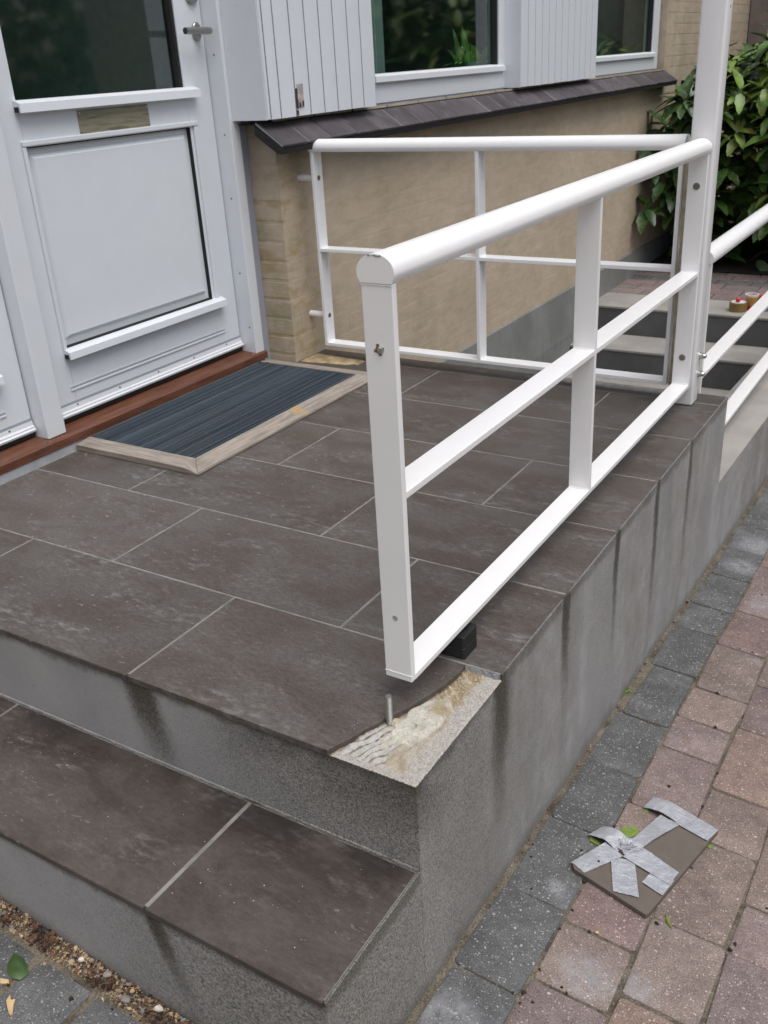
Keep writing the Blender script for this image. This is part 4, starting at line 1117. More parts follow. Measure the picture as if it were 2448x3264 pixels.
# black spacer block under the rail
blk = empty('spacer_block', (-0.113, 0.335, 0.0), 'black plastic spacer block with a round hole wedged under the railing', 'block')
def block_half(z0, z1, hole):
    t = bmesh.new(); xa, xb, ya, yb = -0.151, -0.0765, 0.309, 0.361
    out = []; r = 0.005
    for cx, cy, a0 in ((xb-r, yb-r, 0), (xa+r, yb-r, 90), (xa+r, ya+r, 180), (xb-r, ya+r, 270)):
        for a in (0, 30, 60, 90): out.append((cx+math.cos(R(a0+a))*r, cy+math.sin(R(a0+a))*r))
    prism(t, out, 'z', z0, z1); recalc(t)
    bmesh.ops.bevel(t, geom=[e for e in t.edges if abs(e.verts[0].co.z-e.verts[1].co.z) < 1e-6], offset=0.0008, segments=1, affect='EDGES')
    o = link('block_slab', mesh(t), MAT['rubber'], blk)
    return o
block_half(0.0006, 0.0225, False); block_half(0.0231, 0.0455, True)
bm = bmesh.new(); lathe(bm, [(0.0, 0.0002), (0.0072, 0.0002), (0.0080, 0.0007), (0.0088, 0.0002)], (-0.0905, 0.3345, 0.0455), (0, 0, 1), 20, cap=False)
link('block_hole', mesh(bm, True), MAT['black_gap'], blk)

# ------------------------------------------------------------------ broken tile with duct tape on the drive
bt = empty('broken_tile', (0.21, 0.5, gz(0.21, 0.5)), 'broken-off tile corner strapped with silver duct tape lying on the pavers', 'broken tile')
TH = 0.010
def onp(x, y, h=0.0): return Vector((x, y, gz(x, y) + 0.0015 + TH + h))
out = [(0.1065, 0.393), (0.1130, 0.384), (0.2645, 0.3515), (0.2680, 0.357), (0.3235, 0.6475), (0.3215, 0.6520), (0.2510, 0.6665), (0.243, 0.650), (0.226, 0.620), (0.205, 0.585), (0.190, 0.545), (0.168, 0.515), (0.150, 0.478), (0.128, 0.440)]
t = bmesh.new(); A = [t.verts.new(onp(*p)) for p in out]; B = [t.verts.new(onp(*p, -TH)) for p in out]
t.faces.new(A); t.faces.new(B[::-1])
for i in range(len(out)): t.faces.new((A[i], B[i], B[(i+1) % len(out)], A[(i+1) % len(out)]))
recalc(t); bmesh.ops.bevel(t, geom=[e for e in t.edges if all(v in A for v in e.verts)], offset=0.0008, segments=1, affect='EDGES')
link('tile_piece', mesh(t), MAT['tile_back'], bt)
def tape(corners, lift=0.0006, n=26, m_=9, wr=0.0009, seed=0, sag=None, drop=0.0):
    """corners p0,p1 (start edge) p2,p3 (end edge)"""
    p0, p1, p2, p3 = [Vector(c) for c in corners]; t = bmesh.new(); V = {}
    for i in range(n+1):
        for j in range(m_+1):
            u, v = i/n, j/m_
            p = (p0*(1-u)+p3*u)*(1-v) + (p1*(1-u)+p2*u)*v
            h = lift + wr*(1+noise.noise(Vector((p.x*55+seed, p.y*55, seed)))) + wr*1.2*abs(noise.noise(Vector((p.x*160, p.y*70, seed+3))))
            if sag: h += sag(u, v)
            if i in (0, n): p = p + Vector((0.0008*noise.noise(Vector((j*1.7, seed, 0))), 0.0008*noise.noise(Vector((j*1.3, seed, 9)))))
            V[i, j] = t.verts.new(onp(p.x, p.y, h))
    for i in range(n):
        for j in range(m_): t.faces.new((V[i, j], V[i+1, j], V[i+1, j+1], V[i, j+1]))
    recalc(t)
    return link('tape_strip', mesh(t, True), MAT['tape'], bt)
# left arm
tape([(0.1008, 0.3973), (0.1342, 0.3834), (0.1830, 0.4660), (0.1410, 0.4820)], 0.0006, seed=1, sag=lambda u, v: -0.004*max(0, 1-v*4)*(1-u)+0.002*u)
# short arm pointing to the near edge
tape([(0.1959, 0.3694), (0.2420, 0.3818), (0.2060, 0.4680), (0.1630, 0.4520)], 0.0012, seed=2, wr=0.0012)
# long diagonal to the right edge
tape([(0.2885, 0.4850), (0.2824, 0.4440), (0.1830, 0.4640), (0.2010, 0.5130)], 0.0022, seed=3, wr=0.0016)
tape([(0.2775, 0.4110), (0.2351, 0.4216), (0.2420, 0.4560), (0.2860, 0.4600)], 0.0016, n=14, seed=4)
# arm to the far end
tape([(0.1800, 0.5120), (0.2060, 0.5050), (0.2530, 0.6175), (0.2110, 0.6260)], 0.0012, seed=5, sag=lambda u, v: 0.004*math.sin(u*3.1)*(v))
# far end band
tape([(0.3243, 0.6480), (0.3130, 0.6035), (0.2430, 0.6180), (0.2500, 0.6660)], 0.0022, seed=6)
# loose flap off the far end
tape([(0.2560, 0.6640), (0.2480, 0.6200), (0.1717, 0.6331), (0.1809, 0.6758)], 0.0024, seed=7, wr=0.0014, sag=lambda u, v: 0.004*math.sin(u*2.8)-0.0095*max(0, u-0.55)*2)
# loose flap on the left
tape([(0.1800, 0.5150), (0.1660, 0.4740), (0.1015, 0.4904), (0.1205, 0.5336)], 0.0020, seed=8, wr=0.0018, sag=lambda u, v: 0.007*math.sin(u*3.0)-0.010*max(0, u-0.4)*1.6)
# crumpled knot
t = bmesh.new(); bmesh.ops.create_icosphere(t, subdivisions=5, radius=1)
for v in t.verts:
    c = v.co.copy(); d = 1 + 0.50*noise.noise(c*2.2) + 0.45*abs(noise.noise(c*5.0)) - 0.25
    d += 0.30*abs(math.sin(c.x*5+c.y*7))*noise.noise(c*3+Vector((4, 4, 4)))
    v.co = Vector((c.x*0.024*d + c.y*0.010, c.y*0.024*d, max(-0.2, c.z)*0.013*d)) + onp(0.1800, 0.4960, 0.002)
link('tape_knot', mesh(t, False), MAT['tape'], bt)
bm = bmesh.new(); bx(bm, -0.002, 0.002, -0.002, 0.002, -0.001, 0.002, 0.0008); link('bark_crumb', mesh(bm), MAT['chip_dark'], bt, onp(0.1475, 0.4260, 0.003))

# ------------------------------------------------------------------ low wall, cellar stairs, landing
lw = empty('low_wall', (-0.1, 3.5, -0.5), 'low grey concrete wall with pale flat top beyond the platform', 'wall')
def ztw(y): return -0.283 - 0.038*(y-1.9)
def wedge(bm, x0, x1, y0, y1, zb, f, off=0.0):
    V = [bm.verts.new(p) for p in ((x0, y0, zb), (x1, y0, zb), (x1, y1, zb), (x0, y1, zb), (x0, y0, f(y0)+off), (x1, y0, f(y0)+off), (x1, y1, f(y1)+off), (x0, y1, f(y1)+off))]
    for f_ in ((0, 3, 2, 1), (4, 5, 6, 7), (0, 1, 5, 4), (1, 2, 6, 5), (2, 3, 7, 6), (3, 0, 4, 7)): bm.faces.new([V[i] for i in f_])
bm = bmesh.new(); wedge(bm, -0.199, -0.0006, 1.8895, 9.0, -2.0, ztw, -0.006); link('wall_body', mesh(bm), MAT['concrete'], lw)
bm = bmesh.new(); wedge(bm, -0.200, -0.0002, 1.8895, 9.0, -0.75, lambda y: ztw(y)-0.0058, 0.0058)
for v in bm.verts:
    if v.co.z < -0.7: v.co.z = ztw(v.co.y)-0.0062
link('wall_top', mesh(bm), MAT['coping'], lw)
cs = empty('cellar_stairs', (-0.8, 4.3, -1.0), 'cellar stairs behind the platform with pale treads and dark grey risers', 'stairs')
tz = [-0.455, -0.622, -0.790, -0.958, -1.126, -1.294, -1.462, -1.63]; ye = [4.97, 4.630, 4.310, 3.990, 3.670, 3.350, 3.03, 2.71, 2.39]
for i, z in enumerate(tz):
    yb, yf = ye[i], ye[i+1]
    XL = -1.434 if i == 0 else -1.4255
    box('riser', MAT['riser'], cs, XL, -0.2012, yf+0.0, (yb if i == 0 else yb+0.001) - (0.0 if i == 0 else 0.0015), z-0.40, z-0.016)
    t = bmesh.new(); bx(t, XL, -0.2012, yf-0.004, yb-0.002, z-0.0155, z, 0.003); link('tread', mesh(t), MAT['tread'], cs)
box('pit_floor', MAT['riser'], cs, -1.4238, -0.2012, 1.8895, 2.40, -1.85, -1.80)
# landing beyond the stairs
bm = bmesh.new(); bx(bm, -1.4300, -0.2012, 4.9705, 8.9, -0.9, -0.465)
land = link('landing', mesh(bm), MAT['sand'], kind='structure')
lcache = {}
yy = 4.975; rowi = 0; rr = random.Random(11)
while yy < 5.75:
    grey = 5.30 < yy < 5.45; x = -1.445 - (0.07 if rowi % 2 else 0)
    while x < -0.21:
        ln = 0.2165; a, b = max(x, -1.446), min(x+ln-0.006, -0.204)
        if b-a > 0.03:
            k = (round(b-a, 3), grey)
            if k not in lcache:
                t = bmesh.new(); bx(t, -(b-a)/2, (b-a)/2, -0.067, 0.067, -0.03, 0.0, 0.004); me = mesh(t); me.materials.append(MAT['paver_grey' if grey else 'paver_red']); lcache[k] = me
            link('paver', lcache[k], None, land, ((a+b)/2, yy+0.068, -0.4545+rr.uniform(-.001, .001)))
        x += ln
    yy += 0.1405; rowi += 1
bm = bmesh.new(); n = 24; V = {}
for i in range(n+1):
    for j in range(n+1):
        x = -1.45+1.245*i/n; y = 5.72+3.0*j/n; V[i, j] = bm.verts.new((x, y, -0.452+0.02*noise.noise(Vector((x*5, y*5, 0)))+0.02*min(1, j/3)))
for i in range(n):
    for j in range(n): bm.faces.new((V[i, j], V[i+1, j], V[i+1, j+1], V[i, j+1]))
link('planting_bed', mesh(bm, True), MAT['soil'], kind='structure')
bm = bmesh.new(); bx(bm, -1.452, 6.0, 8.3, 8.5, -0.9, 2.7); nbw = link('garden_wall', mesh(bm), MAT['taupe_wall'], label='taupe rendered wall behind the leafy shrub at the far end', cat='wall')

# tape rolls and pots on the top tread
def ring(bm, c, ro, ri, h, n=28):
    lathe(bm, [(ri, 0.0), (ro, 0.0), (ro, h), (ri, h), (ri, 0.0)], c, (0, 0, 1), n, cap=False)
ZR = -0.4548
r1 = empty('tape_roll', (-0.577, 4.745, ZR), 'roll of brown packing tape with a red ball on top, on the far stair tread', 'tape roll')
bm = bmesh.new(); ring(bm, (-0.577, 4.745, ZR), 0.050, 0.040, 0.050); link('tape_winding', mesh(bm), MAT['brown_tape'], r1)
bm = bmesh.new(); ring(bm, (-0.577, 4.745, ZR+0.0002), 0.0398, 0.036, 0.0525); link('card_core', mesh(bm), MAT['cardboard_white'], r1)
bm = bmesh.new(); lathe(bm, [(0.0, 0.044), (0.0385, 0.044), (0.0385, 0.0505), (0.0, 0.0512)], (-0.577, 4.745, ZR), (0, 0, 1), 24); link('card_lid', mesh(bm), MAT['cardboard_white'], r1)
bm = bmesh.new(); bmesh.ops.create_uvsphere(bm, u_segments=16, v_segments=10, radius=0.014); bmesh.ops.translate(bm, verts=bm.verts[:], vec=(-0.579, 4.738, ZR+0.064)); 
link('red_ball', mesh(bm, True), MAT['red_plastic'], r1)
r2 = empty('tape_roll', (-0.505, 4.83, ZR), 'amber tape roll stacked on a red one, middle of the far tread group', 'tape roll')
bm = bmesh.new(); ring(bm, (-0.512, 4.800, ZR), 0.034, 0.026, 0.026); link('red_winding', mesh(bm), MAT['red_plastic'], r2)
bm = bmesh.new(); ring(bm, (-0.512, 4.800, ZR+0.0265), 0.036, 0.026, 0.048); link('amber_winding', mesh(bm), MAT['amber_tape'], r2)
bm = bmesh.new(); ring(bm, (-0.520, 4.812, ZR+0.075), 0.038, 0.031, 0.010); link('card_ring', mesh(bm), MAT['cardboard_white'], r2)
r3 = empty('glue_pot', (-0.444, 4.80, ZR), 'small pot with blue label and red lid beside the tape rolls', 'pot')
bm = bmesh.new(); lathe(bm, [(0.0, 0.0), (0.034, 0.0), (0.036, 0.004), (0.036, 0.072), (0.0, 0.073)], (-0.444, 4.80, ZR), (0, 0, 1), 24); link('pot_body', mesh(bm), MAT['blue_label'], r3)
bm = bmesh.new(); lathe(bm, [(0.0, 0.073), (0.0335, 0.0732), (0.034, 0.084), (0.030, 0.086), (0.0, 0.085)], (-0.444, 4.80, ZR), (0, 0, 1), 24); link('pot_lid', mesh(bm), MAT['red_plastic'], r3)
r4 = empty('tool_tin', (-0.365, 4.79, ZR), 'dark round tin with red base at the right end of the far tread', 'tin')
bm = bmesh.new(); lathe(bm, [(0.0, 0.018), (0.033, 0.018), (0.033, 0.092), (0.028, 0.096), (0.0, 0.096)], (-0.365, 4.79, ZR), (0, 0, 1), 24); link('tin_body', mesh(bm), MAT['riser'], r4)
bm = bmesh.new(); lathe(bm, [(0.0, 0.0), (0.038, 0.0), (0.038, 0.017), (0.0, 0.0178)], (-0.365, 4.79, ZR), (0, 0, 1), 24); link('tin_base', mesh(bm), MAT['red_plastic'], r4)

# ------------------------------------------------------------------ laurel shrub
def leaf_mesh(ln, wd, mat, seed):
    rr = random.Random(seed); t = bmesh.new(); n = 7; prev = None; bend = rr.uniform(0.15, 0.4)
    for i in range(n+1):
        u = i/n; y = ln*u; z = -bend*ln*u*u + 0.0
        w_ = wd/2*(math.sin(math.pi*u**0.85)**0.75 if 0 < i < n else 0) + 0.0015
        if 0 < i < n and u > 0.4: w_ *= 1+0.10*(-1)**i
        z2 = z + w_*0.28
        k = (t.verts.new((-w_, y, z2)), t.verts.new((0, y, z)), t.verts.new((w_, y, z2)))
        if prev: t.faces.new((prev[0], prev[1], k[1], k[0])); t.faces.new((prev[1], prev[2], k[2], k[1]))
        prev = k
    me = mesh(t, True); me.materials.append(mat); return me
LV = [leaf_mesh(0.140, 0.062, MAT['laurel_leaf'], i) for i in range(3)] + [leaf_mesh(0.120, 0.054, MAT['laurel_young'], 9+i) for i in range(2)]
LVv = [[v.co.copy() for v in me.vertices] for me in LV]; LVf = [[tuple(p.vertices) for p in me.polygons] for me in LV]
shrub = empty('laurel_shrub', (-0.6, 6.4, -0.45), 'large glossy green laurel shrub growing at the end of the house wall', 'shrub')
rr = random.Random(21); shoots = []
def shrub_top(x): return 0.72 + 0.42*max(0, min(1, (x+1.40)/0.75)) + 0.55*max(0, (x+0.55))
while len(shoots) < 720:
    x = rr.uniform(-1.42, 2.2); y = rr.uniform(5.50, 7.3); z = rr.uniform(-0.40, 1.0)
    tp_ = shrub_top(x); z = -0.38 + (tp_+0.38)*rr.random()**0.75
    # front surface bulges; keep shoots near the outer skin
    fy = 5.62 + 0.28*(1-abs((z-0.15)/0.9)) *-1 + 0.18*noise.noise(Vector((x*2.2, z*2.2, 0))) + 0.35*max(0, z-0.55)
    depth = (y-fy)
    if depth < 0: continue
    if depth > 0.45 and z < tp_-0.25: 
        if rr.random() > 0.25: continue
    if x < -1.1 and z > 0.45+ (x+1.42)*1.0 and y < 6.3: continue
    if x < -0.2 and z < -0.12: continue
    shoots.append((x, y, z, depth, tp_-z))
def orient(d, roll):
    d = Vector(d).normalized(); q = Vector((0, 1, 0)).rotation_difference(d)
    # keep the upper side up
    up = q @ Vector((0, 0, 1)); s_ = d.cross(Vector((0, 0, 1)))
    if s_.length < 0.05: s_ = Vector((1, 0, 0))
    s_.normalize(); tgt = s_.cross(d)
    ang = math.atan2(d.dot(up.cross(tgt)), up.dot(tgt))
    return Matrix.Rotation(ang+roll, 3, d).to_quaternion() @ q
leaves = []
for (x, y, z, dp, tpd) in shoots:
    ax = Vector((rr.uniform(-.5, .5), -1.0 + dp, 0.75 + rr.uniform(-.2, .5))).normalized() if tpd > 0.15 else Vector((rr.uniform(-.4, .4), -0.5, 1)).normalized()
    u = ax.orthogonal().normalized(); v = ax.cross(u); n = rr.randint(5, 8); young = rr.random() < (0.62 if (z > 0.35 and x > -1.0 and dp < 0.5) else 0.10 if z > 0.0 else 0.02)
    for k in range(n):
        a = 2*math.pi*k/n + rr.uniform(-.3, .3); e = rr.uniform(0.15, 0.85)
        d = (ax*e + (u*math.cos(a)+v*math.sin(a))).normalized(); d.z -= 0.28
        o = Vector((x, y, z)) + ax*rr.uniform(-.09, .03) + d*0.01
        o.x = max(o.x, -1.40); 
        sc = rr.uniform(0.85, 1.35)
        leaves.append((o, orient(d, rr.uniform(-.35, .35)), sc, rr.choice((3, 4)) if young else rr.choice((0, 1, 2)), dp))
# filler leaves in the depth of the shrub
for i in range(2600):
    x = rr.uniform(-1.36, 2.2); tp_ = shrub_top(x); z = rr.uniform(-0.43, tp_-0.12); y = rr.uniform(5.85, 7.1)
    if x < -1.05 and z > 0.5+(x+1.42): continue
    d = Vector((rr.uniform(-1, 1), rr.uniform(-1, .2), rr.uniform(-.6, .6)))
    leaves.append((Vector((x, y, z)), orient(d, rr.uniform(-1, 1)), rr.uniform(.9, 1.5), rr.choice((0, 1, 2)), 1.0))
def cpx(p):
    v = p-CP; d = v.dot(FW); return (384 + 947*v.dot(RW)/d, 512 + 947*v.dot(DN)/d, d)
vis = []
for i, L_ in enumerate(leaves):
    px, py, d = cpx(L_[0])
    if 600 < px < 775 and -5 < py < 300 and L_[4] < 0.5 and L_[0].x < -0.35: vis.append((L_[2]/d, i))
vis.sort(reverse=True); single = set(i for _, i in vis[:300])
sv, sf, smi = [], [], []
for i, (o, q, sc, kx, dp) in enumerate(leaves):
    if i in single:
        ob = link('leaf', LV[kx], None, shrub, o, q); ob.scale = (sc, sc, sc)
    else:
        b = len(sv); Mx = q.to_matrix()
        for c in LVv[kx]: sv.append(Mx @ (c*sc) + o)
        for f in LVf[kx]: sf.append(tuple(b+j for j in f)); smi.append(1 if kx > 2 else 0)
me = bpy.data.meshes.new('foliage'); me.from_pydata([tuple(v) for v in sv], [], sf)
me.materials.append(MAT['laurel_leaf']); me.materials.append(MAT['laurel_young']); me.polygons.foreach_set('material_index', smi); me.polygons.foreach_set('use_smooth', [True]*len(sf))
link('foliage', me, None, shrub, kind='stuff')
bm = bmesh.new()
for i in range(46):
    bx0 = rr.uniform(-1.0, 1.9); by0 = rr.uniform(6.1, 6.7); tx = max(-1.35, bx0+rr.uniform(-.5, .5)); ty = rr.uniform(5.8, 6.9); tzz = rr.uniform(0.0, shrub_top(tx)-0.15)
    tube(bm, [(bx0, by0, -0.46), ((bx0*2+tx)/3, (by0*2+ty)/3, -0.46+(tzz+.46)*0.4), (tx, ty, tzz)], [0.014, 0.009, 0.004], 5)
link('stem', mesh(bm, True), MAT['bark'], shrub)

# hedge beyond, seen only as the dark reflection in the panes
hg = empty('garden_hedge', (5, 11, -0.8), 'tall dark green garden hedge reflected in the window panes', 'hedge')
rr = random.Random(5); sv, sf = [], []
def hedge(p0, p1, th, h, n):
    p0, p1 = Vector(p0), Vector(p1); dd = (p1-p0); nn = Vector((-dd.y, dd.x, 0)).normalized()
    for i in range(n):
        t_ = rr.random(); hh = h*(1+0.16*noise.noise(Vector((t_*9, 0, 0)))+0.08*noise.noise(Vector((t_*40, 3, 0)))); z = -0.9 + (hh+0.9)*rr.random()**0.8
        c = p0 + dd*t_ + nn*th*rr.uniform(-.5, .5)*(1.05-0.3*z/hh); c.z = z
        s_ = rr.uniform(.09, .19); a = Vector((rr.uniform(-1, 1), rr.uniform(-1, 1), rr.uniform(-1, 1))).normalized(); b = a.orthogonal().normalized(); b = Matrix.Rotation(rr.uniform(0, 6.3), 3, a) @ b
        k = len(sv); e = a.cross(b)
        sv.extend([c - b*s_, c + e*s_*0.45, c + b*s_, c - e*s_*0.45]); sf.append((k, k+1, k+2, k+3))
hedge((3.0, 8.6, 0), (9.0, 12.0, 0), 1.3, 3.2, 7000); hedge((7.5, -5, 0), (9.0, 12.0, 0), 1.3, 3.0, 9000)
me = bpy.data.meshes.new('hedge'); me.from_pydata([tuple(v) for v in sv], [], sf)
link('foliage', me, MAT['hedge_leaf'], hg, kind='stuff')
bm = bmesh.new()
for i in range(26):
    t_ = i/25; x, y = (3+6*t_*2, 8.6+3.4*t_*2) if t_ < .5 else (9-1.5*(t_-.5)*2, 12-17*(t_-.5)*2)
    tube(bm, [(x, y, -0.9), (x+.1, y, 0.8), (x, y+.1, 2.2)], [0.05, 0.035, 0.015], 6)
link('stem', mesh(bm, True), MAT['bark'], hg)

# ------------------------------------------------------------------ litter
rr = random.Random(17)
def flake(verts, faces, c, s, flat_=0.5):
    a = rr.uniform(0, 6.3); k = len(verts); n = 5
    tl = (rr.uniform(-.6, .6), rr.uniform(-.6, .6))
    el = rr.uniform(.45, 1.0)
    for z in (0, 1):
        for i in range(n):
            an = a + 2*math.pi*i/n + rr.uniform(-.25, .25); r_ = s*(rr.uniform(.7, 1.1) if z == 0 else rr.uniform(.5, .8))
            X, Y = math.cos(an)*r_, math.sin(an)*r_*el
            X, Y = X*math.cos(a)-Y*math.sin(a), X*math.sin(a)+Y*math.cos(a)
            verts.append((c[0]+X, c[1]+Y, c[2] + z*s*flat_ + X*tl[0] + Y*tl[1]))
    faces.append(tuple(k+i for i in range(n-1, -1, -1))); faces.append(tuple(k+n+i for i in range(n)))
    for i in range(n): faces.append((k+i, k+(i+1) % n, k+n+(i+1) % n, k+n+i))
def litter(name, pts, mats, label=None):
    vs, fs, mi = [], [], []
    for c, s, fl, mi_ in pts:
        f0 = len(fs); flake(vs, fs, c, s, fl); mi += [mi_]*(len(fs)-f0)
    me = bpy.data.meshes.new(name); me.from_pydata(vs, [], fs)
    for m_ in mats: me.materials.append(MAT[m_])
    me.polygons.foreach_set('material_index', mi); return link(name, me, None, kind='stuff')
LM = ['chip_dark', 'chip_rust', 'chip_tan', 'chip_grey', 'chip_wood', 'pebble_white']
pts = []
# debris in the gap between the step and the pavers
for i in range(5200):
    x = -1.1 + 1.1*rr.random(); wv = 0.034 + 0.010*noise.noise(Vector((x*9, 0, 0)))
    # fades out to the right
    if x > -0.2 and rr.random() < 0.4: continue
    t_ = rr.random(); y = YS - 0.0015 - wv*t_*1.05
    if rr.random() < 0.03: y -= rr.random()*0.05
    zone = noise.noise(Vector((x*14, y*30, 0)))
    k = rr.random()
    mi = (0 if k < 0.45 else 1) if zone > 0.22 else (1 if k < 0.38 else 2 if k < 0.68 else 3 if k < 0.82 else 4 if k < 0.93 else 0)
    s_ = rr.uniform(.0008, .0028) if rr.random() < 0.85 else rr.uniform(.003, .0062)
    pts.append(((x, y, gz(x, y) - 0.004 + 0.007*(1-t_) + rr.uniform(0, .003)), s_, rr.uniform(.2, .6), mi))
# crumbs in the sandy gutter along the wall and in the joints
for i in range(2600):
    y = rr.uniform(-.3, 3.0); x = rr.choice((0.0035, 0.0035, 0.137, 0.2735, 0.409)) + rr.gauss(0, 0.0035)
    x = max(0.001, x)
    pts.append(((x, y, gz(x, y) - 0.004 + rr.uniform(0, .003)), rr.uniform(.0005, .0016), 0.5, rr.choice((0, 2, 2, 3, 3, 1, 4))))
litter('gravel_litter', pts, LM)
# hard bits scattered on the surfaces
pts = []
for i in range(230):
    x = rr.uniform(0.01, 0.55); y = rr.uniform(-.1, 2.2); pts.append(((x, y, gz(x, y)), rr.uniform(.0006, .0016), .5, rr.choice((0, 0, 4, 2))))
for i in range(60):
    x = rr.uniform(-1.2, -0.02); y = rr.uniform(0.02, 1.7); pts.append(((x, y, 0.0), rr.uniform(.0006, .0014), .4, rr.choice((4, 2, 5))))
for i in range(60):
    x = rr.uniform(-1.2, -0.02); y = rr.uniform(YS+0.01, -0.01); pts.append(((x, y, ZL), rr.uniform(.0006, .0014), .4, rr.choice((4, 2, 5))))
for i in range(70):
    y = rr.choice((0.66, 0.70, 1.57, 1.60)) + rr.gauss(0, 0.025); x = rr.uniform(-1.60, -1.551)
    if 0.675 < y < 0.75 and x < -1.566: continue
    if y > 1.64: continue
    pts.append(((x, y, 0.0515), rr.uniform(.0008, .0028), .4, rr.choice((1, 1, 2, 0, 4))))
for i in range(45):
    x = -1.50 + rr.gauss(0, 0.02); y = 0.735 + rr.gauss(0, 0.012); pts.append(((x, min(y, 0.744), 0.0), rr.uniform(.0006, .002), .5, rr.choice((1, 2, 0, 4))))
for i in range(50):
    x = rr.uniform(-0.95, -0.1); y = rr.uniform(-0.6, -0.31); pts.append(((x, y, gz(x, y)), rr.uniform(.0006, .0018), .4, rr.choice((0, 4, 2, 0))))
litter('crumb_litter', pts, LM)
# dark seed husks: each one countable
seeds = [(0.016, 0.409), (0.026, 0.375), (0.06, 0.3), (0.144, 0.295), (0.14, 0.243), (0.144, 0.141), (0.124, 0.073), (0.142, 0.062), (0.188, 0.266), (0.104, 0.449), (0.285, 0.352), (0.137, 0.374), (0.276, 0.843), (0.413, 0.368), (0.417, 0.386), (0.449, 0.504), (0.136, 0.55), (0.275, 0.716), (0.196, 0.737), (0.302, 0.525), (0.189, 0.13), (0.2, 0.123), (0.139, 0.084), (0.159, 0.076), (0.006, 0.955), (0.003, 1.043), (0.198, 1.412), (0.232, 1.413), (0.112, 1.58), (0.198, 1.16), (0.185, 1.769), (0.006, 1.447), (0.229, 1.015), (0.004, 1.187), (0.006, 1.588), (0.276, 0.845), (-0.58, -0.372), (-0.475, -0.335), (-0.405, -0.312)]
sm = []
for k in range(4):
    vs, fs = [], []
    for j in range(4): flake(vs, fs, (rr.uniform(-.0022, .0022), rr.uniform(-.002, .002), 0), rr.uniform(.0018, .0032), 0.8)
    me = bpy.data.meshes.new('husk'); me.from_pydata(vs, [], fs); me.materials.append(MAT['chip_dark']); sm.append(me)
for x, y in seeds:
    big = 1.25 if rr.random() < .3 else 0.85
    o = link('seed_husk', rr.choice(sm), None, None, (x, y, gz(x, y)+0.0003), label='tiny dark brown seed husk lying on the paving', cat='seed husk', group='seed husks scattered on the pavers')
    o.scale = (big, big, big)
# leaves
def ground_leaf(pts, mat, label, name='fallen_leaf', arch=0.006, cat='leaf'):
    P = [Vector((x, y)) for x, y in pts]; c = sum(P, Vector((0, 0)))/len(P); t = bmesh.new()
    n = len(P); rings = []
    for k, hh in ((1.0, 0.0015), (0.6, 1.0), (0.25, 0.75)):
        rings.append([t.verts.new((c.x+(p.x-c.x)*k, c.y+(p.y-c.y)*k, gz(p.x, p.y)+0.001+(arch*hh if k < 1 else 0.0015))) for p in P])
    ce = t.verts.new((c.x, c.y, gz(c.x, c.y)+arch*0.7))
    for a, b in zip(rings, rings[1:]):
        for i in range(n): t.faces.new((a[i], a[(i+1) % n], b[(i+1) % n], b[i]))
    for i in range(n): t.faces.new((rings[-1][i], rings[-1][(i+1) % n], ce))
    recalc(t); return link(name, mesh(t, True), MAT[mat], label=label, cat=cat)
ground_leaf([(-0.621, -0.326), (-0.602, -0.324), (-0.583, -0.330), (-0.567, -0.342), (-0.569, -0.356), (-0.583, -0.361), (-0.600, -0.357), (-0.613, -0.345)], 'fallen_leaf', 'dark green curled leaf lying on grey pavers at the lower left')
ground_leaf([(0.150, 0.548), (0.163, 0.567), (0.181, 0.572), (0.187, 0.556), (0.176, 0.538), (0.160, 0.528)], 'laurel_young', 'bright green leaf half under the silver tape', arch=0.003)
ground_leaf([(0.170, 0.632), (0.178, 0.640), (0.186, 0.634), (0.179, 0.626)], 'laurel_young', 'tiny green leaf bit beside the far tape flap', arch=0.003)
ground_leaf([(0.292, 0.384), (0.300, 0.378), (0.309, 0.364), (0.313, 0.356), (0.305, 0.360), (0.296, 0.370)], 'laurel_young', 'small narrow green leaf in front of the broken tile', arch=0.004)
ground_leaf([(0.311, 0.603), (0.318, 0.610), (0.325, 0.604), (0.320, 0.597)], 'laurel_young', 'tiny green leaf bit at the right edge of the broken tile', arch=0.002)
ground_leaf([(0.100, 0.500), (0.116, 0.492), (0.134, 0.486), (0.128, 0.478), (0.110, 0.482)], 'laurel_young', 'sliver of green leaf under the left tape flap', arch=0.002)
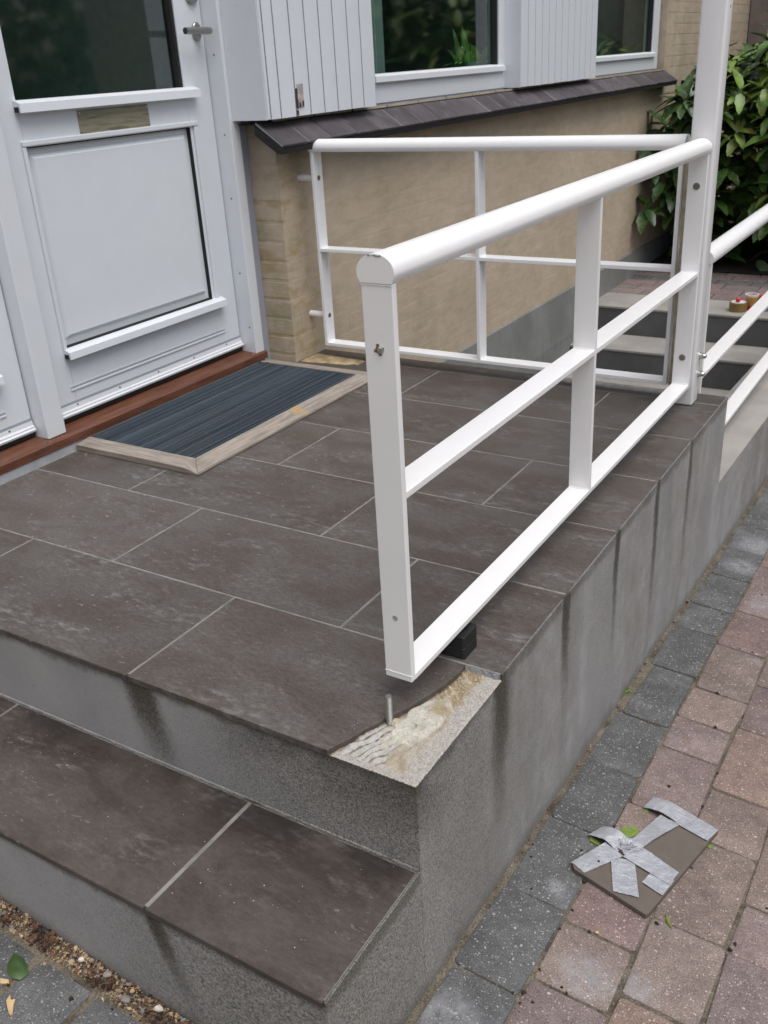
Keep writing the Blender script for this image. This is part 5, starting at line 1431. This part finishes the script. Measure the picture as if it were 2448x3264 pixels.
# wood chips and pebbles
def lump(name, c, sx, sy, sz, mat, label, rot=0.0, seed=1, cat='stone'):
    t = bmesh.new(); bmesh.ops.create_icosphere(t, subdivisions=3, radius=1)
    for v in t.verts:
        d = 1+0.22*noise.noise(v.co*1.6+Vector((seed, 0, 0))); v.co = Vector((v.co.x*sx*d, v.co.y*sy*d, v.co.z*sz*d))
    bmesh.ops.rotate(t, verts=t.verts[:], matrix=Matrix.Rotation(rot, 3, 'Z'))
    o = link(name, mesh(t, True), MAT[mat], loc=(c[0], c[1], gz(*c)+c_h(sz)), label=label, cat=cat); return o
def c_h(sz): return sz*0.6
lump('pebble', (-0.343, -0.271), 0.008, 0.0055, 0.005, 'pebble_white', 'oval white pebble in the litter below the step', 0.3, 2, 'pebble')
lump('pebble', (-0.517, -0.273), 0.0055, 0.0045, 0.004, 'pebble_white', 'small white and dark pebble among the litter left of centre', 0.9, 5, 'pebble')
lump('pebble', (-0.400, -0.287), 0.009, 0.007, 0.004, 'chip_grey', 'flat round grey pebble in the litter', 0.2, 7, 'pebble')
lump('pebble', (-0.459, -0.270), 0.0085, 0.006, 0.004, 'chip_grey', 'pale grey pebble close to the step face', 0.6, 9, 'pebble')
lump('pebble', (0.200, 0.272), 0.0038, 0.0026, 0.0016, 'chip_wood', 'pale flat seed in the joint below the broken tile', 0.4, 3, 'pebble')
def chip(pts, label):
    t = bmesh.new(); A = [t.verts.new((x, y, gz(x, y)+0.0035)) for x, y in pts]; B = [t.verts.new((x, y, gz(x, y)+0.0006)) for x, y in pts]
    t.faces.new(A); t.faces.new(B[::-1])
    for i in range(len(pts)): t.faces.new((A[i], B[i], B[(i+1) % len(pts)], A[(i+1) % len(pts)]))
    recalc(t); link('wood_chip', mesh(t), MAT['chip_wood'], label=label, cat='wood chip')
chip([(-0.560, -0.383), (-0.551, -0.389), (-0.546, -0.384), (-0.541, -0.392), (-0.527, -0.405), (-0.531, -0.408), (-0.543, -0.402), (-0.556, -0.394)], 'splintered pale wood chip on the grey paver at lower left')
chip([(-0.598, -0.372), (-0.585, -0.366), (-0.578, -0.370), (-0.590, -0.378)], 'small pale wood chip at the left picture edge')
# moss tufts
def moss(x, y, r_, n=60, label=''):
    t = bmesh.new()
    for i in range(n):
        a = rr.uniform(0, 6.3); d = Vector((math.cos(a)*rr.uniform(.2, 1), math.sin(a)*rr.uniform(.2, 1), rr.uniform(.5, 1.2)))
        blade(t, (x+rr.gauss(0, r_*.4), y+rr.gauss(0, r_*.4), gz(x, y)-0.002), d, (0, 0, 1), rr.uniform(.004, .009), 0.0022, .3, 2)
    link('moss_tuft', mesh(t), MAT['moss'], label=label, cat='moss')
moss(0.006, 1.034, 0.010, 70, 'bright green moss tuft in the sandy gutter by the platform wall')
moss(0.130, 1.837, 0.008, 40, 'small moss tuft at the corner of a far grey paver')
